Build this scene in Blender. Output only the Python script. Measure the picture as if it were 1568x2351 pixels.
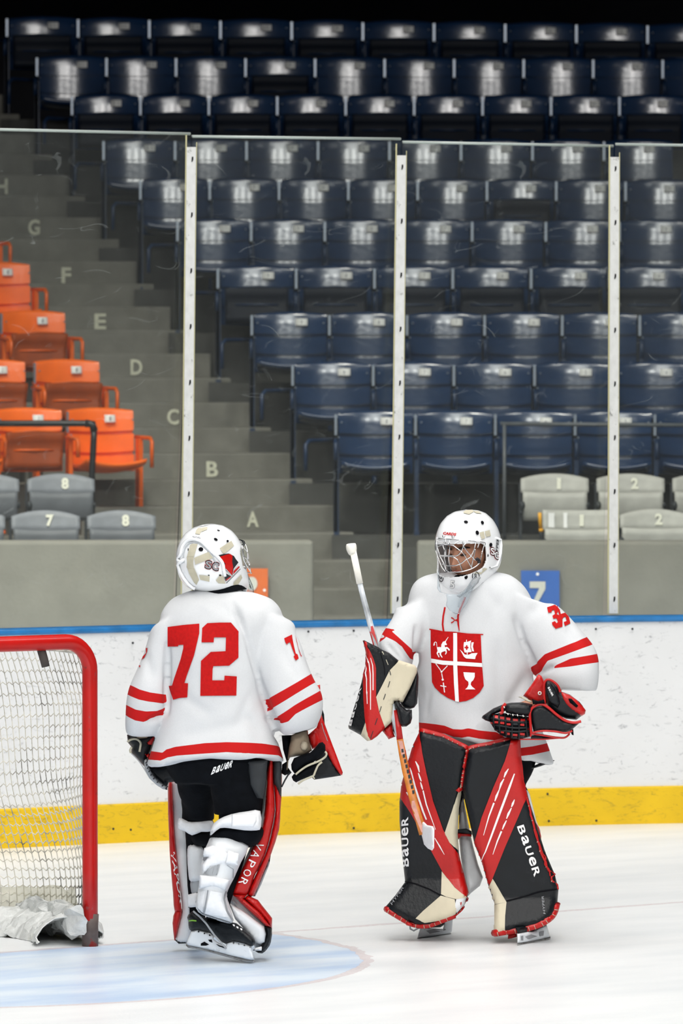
import bpy, bmesh, math, random
from mathutils import Vector, Matrix, noise
from mathutils.bvhtree import BVHTree
R = math.radians
random.seed(7)
for o in list(bpy.data.objects):
    bpy.data.objects.remove(o, do_unlink=True)
SC = bpy.context.scene
COL = SC.collection

# ------------------------------------------------------------------ camera
F = 14000.0            # focal length in pixels of the 1568 x 2351 frame
CX, CY = 784.0, 1175.5
CAMZ = 2.34
HZ = 830.0             # horizon row
PITCH = math.atan((CY - HZ) / F)
cam_d = bpy.data.cameras.new('camera')
cam = bpy.data.objects.new('camera', cam_d); COL.objects.link(cam)
cam.location = (0, 0, CAMZ)
cam.rotation_euler = (math.pi / 2 - PITCH, 0, 0)
cam_d.sensor_fit = 'VERTICAL'; cam_d.sensor_height = 36.0
cam_d.lens = F / 2351 * 36.0
cam_d.clip_end = 200
cam_d.dof.use_dof = True; cam_d.dof.focus_distance = 24.1; cam_d.dof.aperture_fstop = 7.5
SC.camera = cam

# ------------------------------------------------------------------ light
SC.view_settings.view_transform = 'Standard'
SC.view_settings.look = 'None'
SC.view_settings.exposure = 0.0
SC.view_settings.gamma = 1.0
SC.view_settings.use_curve_mapping = False
W = bpy.data.worlds.new('arena_air'); SC.world = W; W.use_nodes = True
W.node_tree.nodes['Background'].inputs[0].default_value = (0.75, 0.85, 1.0, 1)
W.node_tree.nodes['Background'].inputs[1].default_value = 0.03
def area(name, loc, target, sx, sy, power, color=(1, .98, .95), spread=180):
    l = bpy.data.lights.new(name, 'AREA'); l.shape = 'RECTANGLE'; l.size = sx; l.size_y = sy
    l.energy = power; l.color = color; l.spread = R(spread)
    o = bpy.data.objects.new(name, l); COL.objects.link(o); o.location = loc
    o.rotation_euler = (Vector(target) - Vector(loc)).to_track_quat('-Z', 'Y').to_euler()
    return o
LAMP = 0.90
# rows of hall lamps above the ice
for (x, y, z, p) in [(-7, 25, 11, 230), (7.5, 25, 11, 230), (-8, 17, 11, 120), (8, 17, 11, 120), (-6, -2, 12, 1450), (0, -2, 12, 1450), (6, -2, 12, 1450)]:
    area('rink_lamp', (x, y, z), (x, y + 0.8 * (y < 0) * 6 + .1, 0), 1.2, 3.0, p * LAMP, spread=150)
# the central bank of lamps, running away from us
o = area('lamp_bank', (.6, 18.5, 11), (.6, 18.5, 0), 5.0, 21.0, 2300 * LAMP, spread=180)
o.rotation_euler = (0, 0, 0)
# added unseen fill lights above the walkway, brightening the lower stands
for x, p in ((-5.5, 300), (-1.5, 280), (4, 110)):
    area('stand_fill', (x, 33.5, 9.5), (x, 36.5, 0), 1.0, 2.5, p * LAMP, (1, .95, .86), spread=100)
# ------------------------------------------------------------------ projection helpers (pixel + distance -> place)
CAMV = Vector((0, 0, CAMZ))
_ca, _sa = math.cos(PITCH), math.sin(PITCH)
def P(px, py, d):
    x = (px - CX) / F; y = (CY - py) / F
    t = d / (_ca + y * _sa)
    return Vector((x * t, d, CAMZ + (-_sa + y * _ca) * t))
def proj(v):
    r = Vector(v) - CAMV
    fw = r.y * _ca - r.z * _sa; up = r.y * _sa + r.z * _ca
    return CX + F * r.x / fw, CY - F * up / fw
def ice_d(py):
    y = (CY - py) / F
    return CAMZ / (_sa - y * _ca) * (_ca + y * _sa)

# ------------------------------------------------------------------ materials
def mat(name, col, rough=.6, spec=.4, metal=0., var=0., vscale=8., bump=0., bscale=60., dirt=None, dscale=5., dlo=.55, dhi=.7, coat=0., stretch=(1, 1, 1)):
    m = bpy.data.materials.new(name); m.use_nodes = True
    nt = m.node_tree; b = nt.nodes['Principled BSDF']
    b.inputs['Base Color'].default_value = (*col, 1)
    b.inputs['Roughness'].default_value = rough
    b.inputs['Specular IOR Level'].default_value = spec
    b.inputs['Metallic'].default_value = metal
    b.inputs['Coat Weight'].default_value = coat
    b.inputs['Coat Roughness'].default_value = .15
    tc = nt.nodes.new('ShaderNodeTexCoord')
    mp = nt.nodes.new('ShaderNodeMapping'); mp.inputs['Scale'].default_value = stretch
    nt.links.new(tc.outputs['Object'], mp.inputs[0])
    src = None
    if var > 0:
        n = nt.nodes.new('ShaderNodeTexNoise'); n.inputs['Scale'].default_value = vscale; n.inputs['Detail'].default_value = 6
        nt.links.new(mp.outputs[0], n.inputs['Vector'])
        r = nt.nodes.new('ShaderNodeValToRGB')
        r.color_ramp.elements[0].position = .3; r.color_ramp.elements[1].position = .7
        r.color_ramp.elements[0].color = (*[c * (1 - var) for c in col], 1)
        r.color_ramp.elements[1].color = (*[min(1, c * (1 + var * .6)) for c in col], 1)
        nt.links.new(n.outputs[0], r.inputs[0]); src = r.outputs[0]
    if dirt:
        n = nt.nodes.new('ShaderNodeTexNoise'); n.inputs['Scale'].default_value = dscale; n.inputs['Detail'].default_value = 9; n.inputs['Roughness'].default_value = .7
        nt.links.new(mp.outputs[0], n.inputs['Vector'])
        r = nt.nodes.new('ShaderNodeValToRGB'); r.color_ramp.elements[0].position = dlo; r.color_ramp.elements[1].position = dhi
        nt.links.new(n.outputs[0], r.inputs[0])
        mx = nt.nodes.new('ShaderNodeMix'); mx.data_type = 'RGBA'
        nt.links.new(r.outputs[0], mx.inputs[0])
        if src: nt.links.new(src, mx.inputs[6])
        else: mx.inputs[6].default_value = (*col, 1)
        mx.inputs[7].default_value = (*dirt, 1); src = mx.outputs[2]
    if src: nt.links.new(src, b.inputs['Base Color'])
    if bump > 0:
        n = nt.nodes.new('ShaderNodeTexNoise'); n.inputs['Scale'].default_value = bscale; n.inputs['Detail'].default_value = 4
        nt.links.new(mp.outputs[0], n.inputs['Vector'])
        bp = nt.nodes.new('ShaderNodeBump'); bp.inputs['Strength'].default_value = bump; bp.inputs['Distance'].default_value = .01
        nt.links.new(n.outputs[0], bp.inputs['Height']); nt.links.new(bp.outputs[0], b.inputs['Normal'])
    return m
RED = (.50, .006, .005)
M = {}
M['red_leather'] = mat('red_leather', RED, .38, .45, var=.12, vscale=14, bump=.15, bscale=90, dirt=(.16, .01, .01), dscale=9, dlo=.62, dhi=.8)
M['red_cloth'] = mat('red_cloth', (.50, .006, .006), .8, .2, var=.15, vscale=90)
M['red_paint'] = mat('red_paint', (.52, .007, .005), .3, .5, var=.15, vscale=6, dirt=(.10, .02, .02), dscale=14, dlo=.64, dhi=.72)
M['black_leather'] = mat('black_leather', (.0045, .0065, .009), .42, .3, var=.3, vscale=10, bump=.2, bscale=70, dirt=(.016, .018, .022), dscale=8, dlo=.6, dhi=.8)
M['black_cloth'] = mat('black_cloth', (.004, .005, .007), .9, .1, var=.3, vscale=30, bump=.2, bscale=120)
M['charcoal'] = mat('charcoal', (.03, .034, .038), .6, .25, var=.2, vscale=20)
M['cream_leather'] = mat('cream_leather', (.66, .60, .45), .55, .35, var=.1, vscale=12, dirt=(.25, .22, .16), dscale=7, dlo=.62, dhi=.82, stretch=(1, 1, .5))
M['white_leather'] = mat('white_leather', (.78, .80, .82), .45, .4, var=.07, vscale=14, dirt=(.45, .46, .48), dscale=8, dlo=.62, dhi=.85)
M['grey_leather'] = mat('grey_leather', (.38, .40, .42), .5, .4, var=.1, vscale=14)
M['tan_leather'] = mat('tan_leather', (.30, .24, .17), .7, .3, var=.2, vscale=16)
M['white_shell'] = mat('white_shell', (.86, .88, .90), .16, .5, var=.02, vscale=5, coat=.5)
M['white_web'] = mat('white_web', (.85, .86, .88), .8, .2, var=.05, vscale=60)
M['strap_beige'] = mat('strap_beige', (.52, .49, .38), .8, .2, var=.1, vscale=40)
M['hole_black'] = mat('hole_black', (.004, .004, .006), .7, .1)
M['white_print'] = mat('white_print', (.88, .88, .88), .55, .3)
M['grey_print'] = mat('grey_print', (.30, .31, .33), .5, .3)
M['ink'] = mat('ink', (.02, .02, .025), .5, .3)
M['chrome'] = mat('chrome', (.78, .79, .80), .16, .5, metal=1.)
M['steel'] = mat('steel', (.42, .41, .40), .3, .5, metal=.8, dirt=(.12, .1, .08), dscale=30, dlo=.5, dhi=.7)
M['holder_white'] = mat('holder_white', (.80, .84, .88), .3, .5, var=.05, dirt=(.35, .35, .36), dscale=16, dlo=.62, dhi=.75)
M['orange_wood'] = mat('orange_wood', (.62, .20, .025), .35, .5, var=.3, vscale=25)
M['skin'] = mat('skin', (.50, .24, .15), .5, .4, var=.1, vscale=25)
M['hair'] = mat('hair', (.02, .012, .008), .6, .3)
M['eye'] = mat('eye', (.03, .02, .015), .15, .5)
M['lips'] = mat('lips', (.38, .11, .085), .4, .4)
M['tape_white'] = mat('tape_white', (.88, .87, .80), .8, .2, var=.04, vscale=50)
M['tape_blade'] = mat('tape_blade', (.90, .91, .93), .7, .2, var=.04, vscale=30)
M['shaft_silver'] = mat('shaft_silver', (.52, .56, .60), .3, .5, var=.5, vscale=30, stretch=(1, 1, .35))

def add_shader_scuffs(m, marks, scale, lo, hi, stretch=(1, 1, 1), seedw=0.):
    """overlay short dark scuffs on an existing material's base colour"""
    nt = m.node_tree; b = nt.nodes['Principled BSDF']
    lk = [l for l in nt.links if l.to_socket == b.inputs['Base Color']]
    tc = nt.nodes.new('ShaderNodeTexCoord'); mp = nt.nodes.new('ShaderNodeMapping')
    mp.inputs['Scale'].default_value = stretch; mp.inputs['Location'].default_value = (seedw, seedw, seedw)
    nt.links.new(tc.outputs['Object'], mp.inputs[0])
    n = nt.nodes.new('ShaderNodeTexNoise'); n.inputs['Scale'].default_value = scale; n.inputs['Detail'].default_value = 8
    n.inputs['Roughness'].default_value = .75; n.inputs['Distortion'].default_value = 1.2
    nt.links.new(mp.outputs[0], n.inputs['Vector'])
    r = nt.nodes.new('ShaderNodeValToRGB'); r.color_ramp.elements[0].position = lo; r.color_ramp.elements[1].position = hi
    nt.links.new(n.outputs[0], r.inputs[0])
    mx = nt.nodes.new('ShaderNodeMix'); mx.data_type = 'RGBA'; mx.inputs[7].default_value = (*marks, 1)
    nt.links.new(r.outputs[0], mx.inputs[0])
    if lk: nt.links.new(lk[0].from_socket, mx.inputs[6]); nt.links.remove(lk[0])
    else: mx.inputs[6].default_value = b.inputs['Base Color'].default_value
    nt.links.new(mx.outputs[2], b.inputs['Base Color'])

def clear_mat(name, tint, haze_col, haze, scratch=0.):
    m = bpy.data.materials.new(name); m.use_nodes = True; nt = m.node_tree
    nt.nodes.clear()
    out = nt.nodes.new('ShaderNodeOutputMaterial')
    tr = nt.nodes.new('ShaderNodeBsdfTransparent'); tr.inputs[0].default_value = (*tint, 1)
    df = nt.nodes.new('ShaderNodeBsdfDiffuse'); df.inputs[0].default_value = (*haze_col, 1)
    gl = nt.nodes.new('ShaderNodeBsdfGlossy'); gl.inputs['Roughness'].default_value = .06
    m1 = nt.nodes.new('ShaderNodeMixShader'); m1.inputs[0].default_value = haze
    nt.links.new(tr.outputs[0], m1.inputs[1]); nt.links.new(df.outputs[0], m1.inputs[2])
    if scratch > 0:
        tc = nt.nodes.new('ShaderNodeTexCoord')
        tot = None
        for k, (sc, rot, wd) in enumerate([(1.9, .5, .0016), (2.6, 2.1, .0014), (1.3, 1.2, .002)]):
            mp = nt.nodes.new('ShaderNodeMapping'); mp.inputs['Rotation'].default_value = (0, rot, 0); mp.inputs['Scale'].default_value = (sc, sc, sc * 2.2)
            nt.links.new(tc.outputs['Object'], mp.inputs[0])
            n0 = nt.nodes.new('ShaderNodeTexNoise'); n0.inputs['Scale'].default_value = 1.3; n0.inputs['Detail'].default_value = 1.
            nt.links.new(mp.outputs[0], n0.inputs['Vector'])
            s = nt.nodes.new('ShaderNodeMath'); s.operation = 'SUBTRACT'; s.inputs[1].default_value = .5
            nt.links.new(n0.outputs[0], s.inputs[0])
            a = nt.nodes.new('ShaderNodeMath'); a.operation = 'ABSOLUTE'; nt.links.new(s.outputs[0], a.inputs[0])
            l = nt.nodes.new('ShaderNodeMath'); l.operation = 'LESS_THAN'; l.inputs[1].default_value = wd; nt.links.new(a.outputs[0], l.inputs[0])
            n1 = nt.nodes.new('ShaderNodeTexNoise'); n1.inputs['Scale'].default_value = 3.1; nt.links.new(mp.outputs[0], n1.inputs['Vector'])
            g = nt.nodes.new('ShaderNodeMath'); g.operation = 'GREATER_THAN'; g.inputs[1].default_value = .56; nt.links.new(n1.outputs[0], g.inputs[0])
            q = nt.nodes.new('ShaderNodeMath'); q.operation = 'MULTIPLY'; nt.links.new(l.outputs[0], q.inputs[0]); nt.links.new(g.outputs[0], q.inputs[1])
            if tot is None: tot = q
            else:
                z = nt.nodes.new('ShaderNodeMath'); z.operation = 'MAXIMUM'; nt.links.new(tot.outputs[0], z.inputs[0]); nt.links.new(q.outputs[0], z.inputs[1]); tot = z
        n2 = nt.nodes.new('ShaderNodeTexNoise'); n2.inputs['Scale'].default_value = .9; n2.inputs['Detail'].default_value = 5; nt.links.new(tc.outputs['Object'], n2.inputs['Vector'])
        rr = nt.nodes.new('ShaderNodeMapRange'); rr.inputs[1].default_value = .3; rr.inputs[2].default_value = .7; rr.inputs[3].default_value = haze * .7; rr.inputs[4].default_value = haze * 1.35
        nt.links.new(n2.outputs[0], rr.inputs[0])
        ma = nt.nodes.new('ShaderNodeMath'); ma.operation = 'MULTIPLY_ADD'; ma.inputs[1].default_value = scratch
        nt.links.new(tot.outputs[0], ma.inputs[0]); nt.links.new(rr.outputs[0], ma.inputs[2]); nt.links.new(ma.outputs[0], m1.inputs[0])
    fr = nt.nodes.new('ShaderNodeFresnel'); fr.inputs[0].default_value = 1.45
    fm = nt.nodes.new('ShaderNodeMath'); fm.operation = 'MULTIPLY'; fm.inputs[1].default_value = .6; nt.links.new(fr.outputs[0], fm.inputs[0])
    m2 = nt.nodes.new('ShaderNodeMixShader'); nt.links.new(fm.outputs[0], m2.inputs[0])
    nt.links.new(m1.outputs[0], m2.inputs[1]); nt.links.new(gl.outputs[0], m2.inputs[2])
    nt.links.new(m2.outputs[0], out.inputs[0])
    return m

# ------------------------------------------------------------------ object helpers
GEO = {}
def rootloc(p):
    v = Vector((0, 0, 0))
    while p is not None:
        v = v + p.location; p = p.parent
    return v
def make(name, geo, m, parent=None, smooth=True, origin=None, local=False, autosmooth=None):
    """geo = (verts in world, faces); origin = world point of a top-level object"""
    vs, fs = geo
    off = rootloc(parent) if parent is not None else Vector(origin or (0, 0, 0))
    if local: off = Vector((0, 0, 0))
    me = bpy.data.meshes.new(name)
    me.from_pydata([tuple(Vector(v) - off) for v in vs], [], [tuple(f) for f in fs])
    me.validate()
    if m: me.materials.append(m)
    if smooth:
        for p in me.polygons: p.use_smooth = True
        if autosmooth: me.set_sharp_from_angle(angle=R(autosmooth))
    o = bpy.data.objects.new(name, me); COL.objects.link(o)
    if parent is not None: o.parent = parent
    elif not local: o.location = off
    GEO[o] = (vs, fs)
    return o
def empty(name, loc, label=None, cat=None, group=None, rz=0.):
    o = bpy.data.objects.new(name, None); COL.objects.link(o); o.empty_display_size = .1
    o.location = loc; o.rotation_euler = (0, 0, rz)
    if label: tag(o, label, cat, group)
    return o
def tag(o, label, cat, group=None, kind=None):
    o['label'] = label; o['category'] = cat
    if group: o['group'] = group
    if kind: o['kind'] = kind
    return o
def structure(o):
    o['kind'] = 'structure'; return o
def copy_tree(o, parent=None):
    c = o.copy(); COL.objects.link(c); c.parent = parent
    for ch in list(o.children): copy_tree(ch, c)
    return c
def join(*gs):
    V = []; Fc = []
    for vs, fs in gs:
        k = len(V); V += [Vector(v) for v in vs]; Fc += [tuple(i + k for i in f) for f in fs]
    return V, Fc
def box(x0, x1, y0, y1, z0, z1):
    v = [(x, y, z) for x in (x0, x1) for y in (y0, y1) for z in (z0, z1)]
    return [Vector(a) for a in v], [(0, 1, 3, 2), (4, 6, 7, 5), (0, 4, 5, 1), (2, 3, 7, 6), (0, 2, 6, 4), (1, 5, 7, 3)]
def obox(c, u, n, wu, wn, z0, z1):
    """box with corner c (xy), axes u and n, lengths wu, wn"""
    c = Vector((c[0], c[1], 0)); v = []
    for a in (0, wu):
        for b in (0, wn):
            for z in (z0, z1):
                p = c + u * a + n * b; v.append(Vector((p.x, p.y, z)))
    return v, [(0, 1, 3, 2), (4, 6, 7, 5), (0, 4, 5, 1), (2, 3, 7, 6), (0, 2, 6, 4), (1, 5, 7, 3)]
def cr(p, k, t):
    n = len(p); a = p[max(k - 1, 0)]; b = p[k]; c = p[min(k + 1, n - 1)]; d = p[min(k + 2, n - 1)]
    return [.5 * (2 * b[i] + (c[i] - a[i]) * t + (2 * a[i] - 5 * b[i] + 4 * c[i] - d[i]) * t * t + (3 * b[i] - a[i] - 3 * c[i] + d[i]) * t ** 3) for i in range(len(b))]
def spline(p, sub):
    out = []
    for k in range(len(p) - 1):
        for j in range(sub): out.append(cr(p, k, j / sub))
    out.append(list(p[-1])); return out
def round_poly(pts, sub=4):
    n = len(pts); out = []
    for k in range(n):
        a, b, c, d = pts[k - 1], pts[k], pts[(k + 1) % n], pts[(k + 2) % n]
        for j in range(sub):
            t = j / sub
            out.append(tuple(.5 * (2 * b[i] + (c[i] - a[i]) * t + (2 * a[i] - 5 * b[i] + 4 * c[i] - d[i]) * t * t + (3 * b[i] - a[i] - 3 * c[i] + d[i]) * t ** 3) for i in range(2)))
    return out
def tube(pts, r, n=8, closed=False, cap=True):
    pts = [Vector(p) for p in pts]; N = len(pts)
    rr = r if isinstance(r, (list, tuple)) else [r] * N
    V = []; Fc = []; up = None
    for i, p in enumerate(pts):
        if closed: t = pts[(i + 1) % N] - pts[i - 1]
        else: t = pts[min(i + 1, N - 1)] - pts[max(i - 1, 0)]
        if t.length < 1e-9: t = Vector((0, 0, 1))
        t.normalize()
        if up is None:
            up = t.orthogonal().normalized()
        up = (up - t * up.dot(t))
        if up.length < 1e-6: up = t.orthogonal()
        up.normalize(); s = t.cross(up)
        for k in range(n):
            a = 2 * math.pi * k / n
            V.append(p + (up * math.cos(a) + s * math.sin(a)) * rr[i])
    for i in range(N if closed else N - 1):
        j = (i + 1) % N
        for k in range(n):
            l = (k + 1) % n
            Fc.append((i * n + k, i * n + l, j * n + l, j * n + k))
    if cap and not closed:
        Fc.append(tuple(range(n))[::-1]); Fc.append(tuple((N - 1) * n + k for k in range(n)))
    return V, Fc
def loft(path, D, n=36, e=2.2, sub=6):
    """path rows: (px, py, dy, half width in px, half depth in m [, angle of the ring in the picture])"""
    has = len(path[0]) > 5
    rows = spline(path, sub); V = []; Fc = []
    for i, q in enumerate(rows):
        a = rows[max(i - 1, 0)]; b = rows[min(i + 1, len(rows) - 1)]
        tx, ty = b[0] - a[0], b[1] - a[1]; L = math.hypot(tx, ty) or 1
        nx, ny = (ty / L, -tx / L)
        if has: nx, ny = math.cos(q[5]), math.sin(q[5])
        for k in range(n):
            w = 2 * math.pi * k / n; c, s = math.cos(w), math.sin(w)
            c = math.copysign(abs(c) ** (2 / e), c); s = math.copysign(abs(s) ** (2 / e), s)
            V.append(P(q[0] + nx * q[3] * c, q[1] + ny * q[3] * c, D + q[2] + q[4] * s))
    for i in range(len(rows) - 1):
        for k in range(n):
            l = (k + 1) % n
            Fc.append((i * n + k, i * n + l, (i + 1) * n + l, (i + 1) * n + k))
    Fc.append(tuple(range(n))[::-1]); Fc.append(tuple((len(rows) - 1) * n + k for k in range(n)))
    return V, Fc
def ellipsoid(c, ax, nu=24, nv=14):
    """c centre, ax three scaled axis vectors"""
    V = [c + ax[2]]; Fc = []
    for i in range(1, nv):
        t = math.pi * i / nv
        for k in range(nu):
            a = 2 * math.pi * k / nu
            V.append(c + ax[0] * (math.sin(t) * math.cos(a)) + ax[1] * (math.sin(t) * math.sin(a)) + ax[2] * math.cos(t))
    V.append(c - ax[2]); e = len(V) - 1
    for k in range(nu): Fc.append((0, 1 + k, 1 + (k + 1) % nu))
    for i in range(nv - 2):
        for k in range(nu):
            l = (k + 1) % nu; a = 1 + i * nu; b = a + nu
            Fc.append((a + k, b + k, b + l, a + l))
    a = 1 + (nv - 2) * nu
    for k in range(nu): Fc.append((a + k, e, a + (k + 1) % nu))
    return V, Fc
def remesh(geos, voxel, smooth=6):
    vs, fs = join(*geos)
    me = bpy.data.meshes.new('tmp'); me.from_pydata([tuple(v) for v in vs], [], fs); me.validate()
    o = bpy.data.objects.new('tmp', me); COL.objects.link(o)
    m = o.modifiers.new('r', 'REMESH'); m.mode = 'VOXEL'; m.voxel_size = voxel
    if smooth:
        s = o.modifiers.new('s', 'SMOOTH'); s.iterations = smooth; s.factor = .5
    dg = bpy.context.evaluated_depsgraph_get(); ev = o.evaluated_get(dg); em = ev.to_mesh()
    V = [v.co.copy() for v in em.vertices]; Fc = [tuple(p.vertices) for p in em.polygons]
    N = [v.normal.copy() for v in em.vertices]
    ev.to_mesh_clear(); bpy.data.objects.remove(o, do_unlink=True); bpy.data.meshes.remove(me)
    return V, Fc, N
def sd_poly(p, poly):
    """signed distance, positive inside"""
    x, y = p; best = 1e18; ins = False; n = len(poly)
    for i in range(n):
        x1, y1 = poly[i]; x2, y2 = poly[(i + 1) % n]
        dx, dy = x2 - x1, y2 - y1; L = dx * dx + dy * dy
        t = 0 if L == 0 else max(0, min(1, ((x - x1) * dx + (y - y1) * dy) / L))
        d = (x - x1 - t * dx) ** 2 + (y - y1 - t * dy) ** 2
        if d < best: best = d
        if (y1 > y) != (y2 > y) and x < (x2 - x1) * (y - y1) / (y2 - y1) + x1: ins = not ins
    return math.sqrt(best) if ins else -math.sqrt(best)
def flat_grid(polys, cell):
    """2-D polygons -> triangulated and cut to a grid; returns verts2d, faces"""
    bm = bmesh.new()
    for pl in polys:
        vv = [bm.verts.new((p[0], p[1], 0)) for p in pl]
        try: bm.faces.new(vv)
        except ValueError: pass
    bm.normal_update()
    bmesh.ops.triangulate(bm, faces=bm.faces[:], ngon_method='EAR_CLIP')
    cut_grid(bm, cell)
    bmesh.ops.remove_doubles(bm, verts=bm.verts[:], dist=.01)
    bm.verts.index_update()
    V = [(v.co.x, v.co.y) for v in bm.verts]; Fc = [tuple(v.index for v in f.verts) for f in bm.faces]
    bm.free(); return V, Fc
def cut_grid(bm, cell):
    if not bm.verts: return
    xs = [v.co.x for v in bm.verts]; ys = [v.co.y for v in bm.verts]
    x = math.floor(min(xs) / cell) * cell + cell
    while x < max(xs):
        bmesh.ops.bisect_plane(bm, geom=bm.verts[:] + bm.edges[:] + bm.faces[:], dist=.001, plane_co=(x, 0, 0), plane_no=(1, 0, 0)); x += cell
    y = math.floor(min(ys) / cell) * cell + cell
    while y < max(ys):
        bmesh.ops.bisect_plane(bm, geom=bm.verts[:] + bm.edges[:] + bm.faces[:], dist=.001, plane_co=(0, y, 0), plane_no=(0, 1, 0)); y += cell
def pillow(outline, D, base, front, back, Rpx, cell=6., roundit=0):
    """padded panel: an outline with real thickness, rounded towards its rim"""
    if roundit: outline = round_poly(outline, roundit)
    V2, F2 = flat_grid([outline], cell)
    bf = base if callable(base) else (lambda x, y: base)
    ff = front if callable(front) else (lambda x, y: front)
    V = []; bk = []
    area2 = 0
    front_i = []
    for (x, y) in V2:
        d = max(0, sd_poly((x, y), outline))
        if d < .3: d = 0
        g = math.sqrt(max(0, 1 - (1 - min(d / Rpx, 1)) ** 2))
        b = bf(x, y)
        V.append(P(x, y, D + b - ff(x, y) * g)); bk.append((b + back * g, d))
    n = len(V); idx = {}
    for i, (x, y) in enumerate(V2):
        if bk[i][1] == 0: idx[i] = i
        else:
            idx[i] = len(V); V.append(P(x, y, D + bk[i][0]))
    Fc = []
    for f in F2:
        Fc.append(f)
        g = tuple(idx[i] for i in f)[::-1]
        if set(g) != set(f): Fc.append(g)
    return V, Fc
def bvh(*objs):
    vs, fs = join(*[GEO[o] for o in objs]); return BVHTree.FromPolygons(vs, fs)
def decal(name, polys, tree, m, parent, off=.002, cell=8., geo2=None, reach=60.):
    """flat print laid on the surface it belongs to"""
    V2, F2 = geo2 if geo2 else flat_grid(polys, cell)
    V = []
    for (x, y) in V2:
        d = (P(x, y, 10.) - CAMV).normalized()
        h = tree.ray_cast(CAMV, d, reach)
        if h[0] is None: V.append(None); continue
        nn = h[1] if h[1].dot(d) < 0 else -h[1]
        V.append(h[0] + nn * off * .5 - d * off * .7)
    k = {}; vv = []; ff = []
    for i, v in enumerate(V):
        if v is not None: k[i] = len(vv); vv.append(v)
    for f in F2:
        if all(i in k for i in f):
            zs = [vv[k[i]].y for i in f]
            if max(zs) - min(zs) < .12: ff.append(tuple(k[i] for i in f))
    if not ff: return None
    return make(name, (vv, ff), m, parent)
def text_geo(txt, bold=.0, shear=0., size=1.):
    """letters as flat faces: unit height about 0.7, centred on 0"""
    c = bpy.data.curves.new('t', 'FONT'); c.body = txt; c.size = size; c.align_x = 'CENTER'; c.align_y = 'CENTER'
    c.offset = bold; c.shear = shear; c.resolution_u = 3
    o = bpy.data.objects.new('t', c); COL.objects.link(o)
    dg = bpy.context.evaluated_depsgraph_get(); me = bpy.data.meshes.new_from_object(o.evaluated_get(dg))
    V = [(v.co.x, v.co.y) for v in me.vertices]; Fc = [tuple(p.vertices) for p in me.polygons]
    bpy.data.objects.remove(o, do_unlink=True); bpy.data.curves.remove(c); bpy.data.meshes.remove(me)
    xs = [v[0] for v in V]; ys = [v[1] for v in V]
    mx, my = (max(xs) + min(xs)) / 2, (max(ys) + min(ys)) / 2
    w, h = max(xs) - min(xs), max(ys) - min(ys)
    return [((x - mx) / w, (y - my) / h) for x, y in V], Fc
def word_geo(txt, bold, gap=.16):
    V = []; Fc = []; x = 0
    for ch in txt:
        v, f = text_geo(ch, bold); k = len(V)
        V += [(x + .8 * (a + .5), b_) for a, b_ in v]; Fc += [tuple(i + k for i in q) for q in f]; x += .8 + gap
    W_ = x - gap
    return [(a / W_ - .5, b_) for a, b_ in V], Fc
def text_decal(name, txt, centre, right, up, tree, m, parent, bold=.02, shear=0., off=.0025, cut=0):
    """right/up: pixel vectors spanning the whole word's width and height"""
    V, Fc = word_geo(txt, bold) if txt == 'BaUeR' else text_geo(txt, bold, shear)
    if txt == 'BaUeR' and shear: V = [(x + shear * y * .6, y) for x, y in V]
    V2 = [(centre[0] + right[0] * x + up[0] * y, centre[1] + right[1] * x + up[1] * y) for x, y in V]
    if cut:
        bm = bmesh.new(); vv = [bm.verts.new((x, y, 0)) for x, y in V2]
        for f in Fc:
            try: bm.faces.new([vv[i] for i in f])
            except ValueError: pass
        cut_grid(bm, cut); bm.verts.index_update()
        V2 = [(v.co.x, v.co.y) for v in bm.verts]; Fc = [tuple(v.index for v in f.verts) for f in bm.faces]; bm.free()
    return decal(name, None, tree, m, parent, off, geo2=(V2, Fc))
def line_poly(pts, w):
    """stroke of width w px along a pixel polyline"""
    L = []; Rr = []
    for i, p in enumerate(pts):
        a = pts[max(i - 1, 0)]; b = pts[min(i + 1, len(pts) - 1)]
        tx, ty = b[0] - a[0], b[1] - a[1]; l = math.hypot(tx, ty) or 1
        ww = w[i] if isinstance(w, (list, tuple)) else w
        L.append((p[0] - ty / l * ww / 2, p[1] + tx / l * ww / 2)); Rr.append((p[0] + ty / l * ww / 2, p[1] - tx / l * ww / 2))
    return L + Rr[::-1]
def disc(cx, cy, r, r2=None, n=14, rot=0.):
    r2 = r2 or r; c, s = math.cos(rot), math.sin(rot)
    return [(cx + r * math.cos(2 * math.pi * k / n) * c - r2 * math.sin(2 * math.pi * k / n) * s, cy + r * math.cos(2 * math.pi * k / n) * s + r2 * math.sin(2 * math.pi * k / n) * c) for k in range(n)]
def crop(s, ox, oy):
    return lambda pts: [(ox + x / s, oy + y / s) for x, y in pts]
# ================================================================== SETTING
# goal line direction and goal position on the ice
GA = math.atan(0.80)
GU = Vector((math.cos(GA), math.sin(GA), 0)); GN = Vector((-math.sin(GA), math.cos(GA), 0))
POST = P(207, 2172, ice_d(2172)); POST.z = 0
GC = POST - GU * .915

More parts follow.
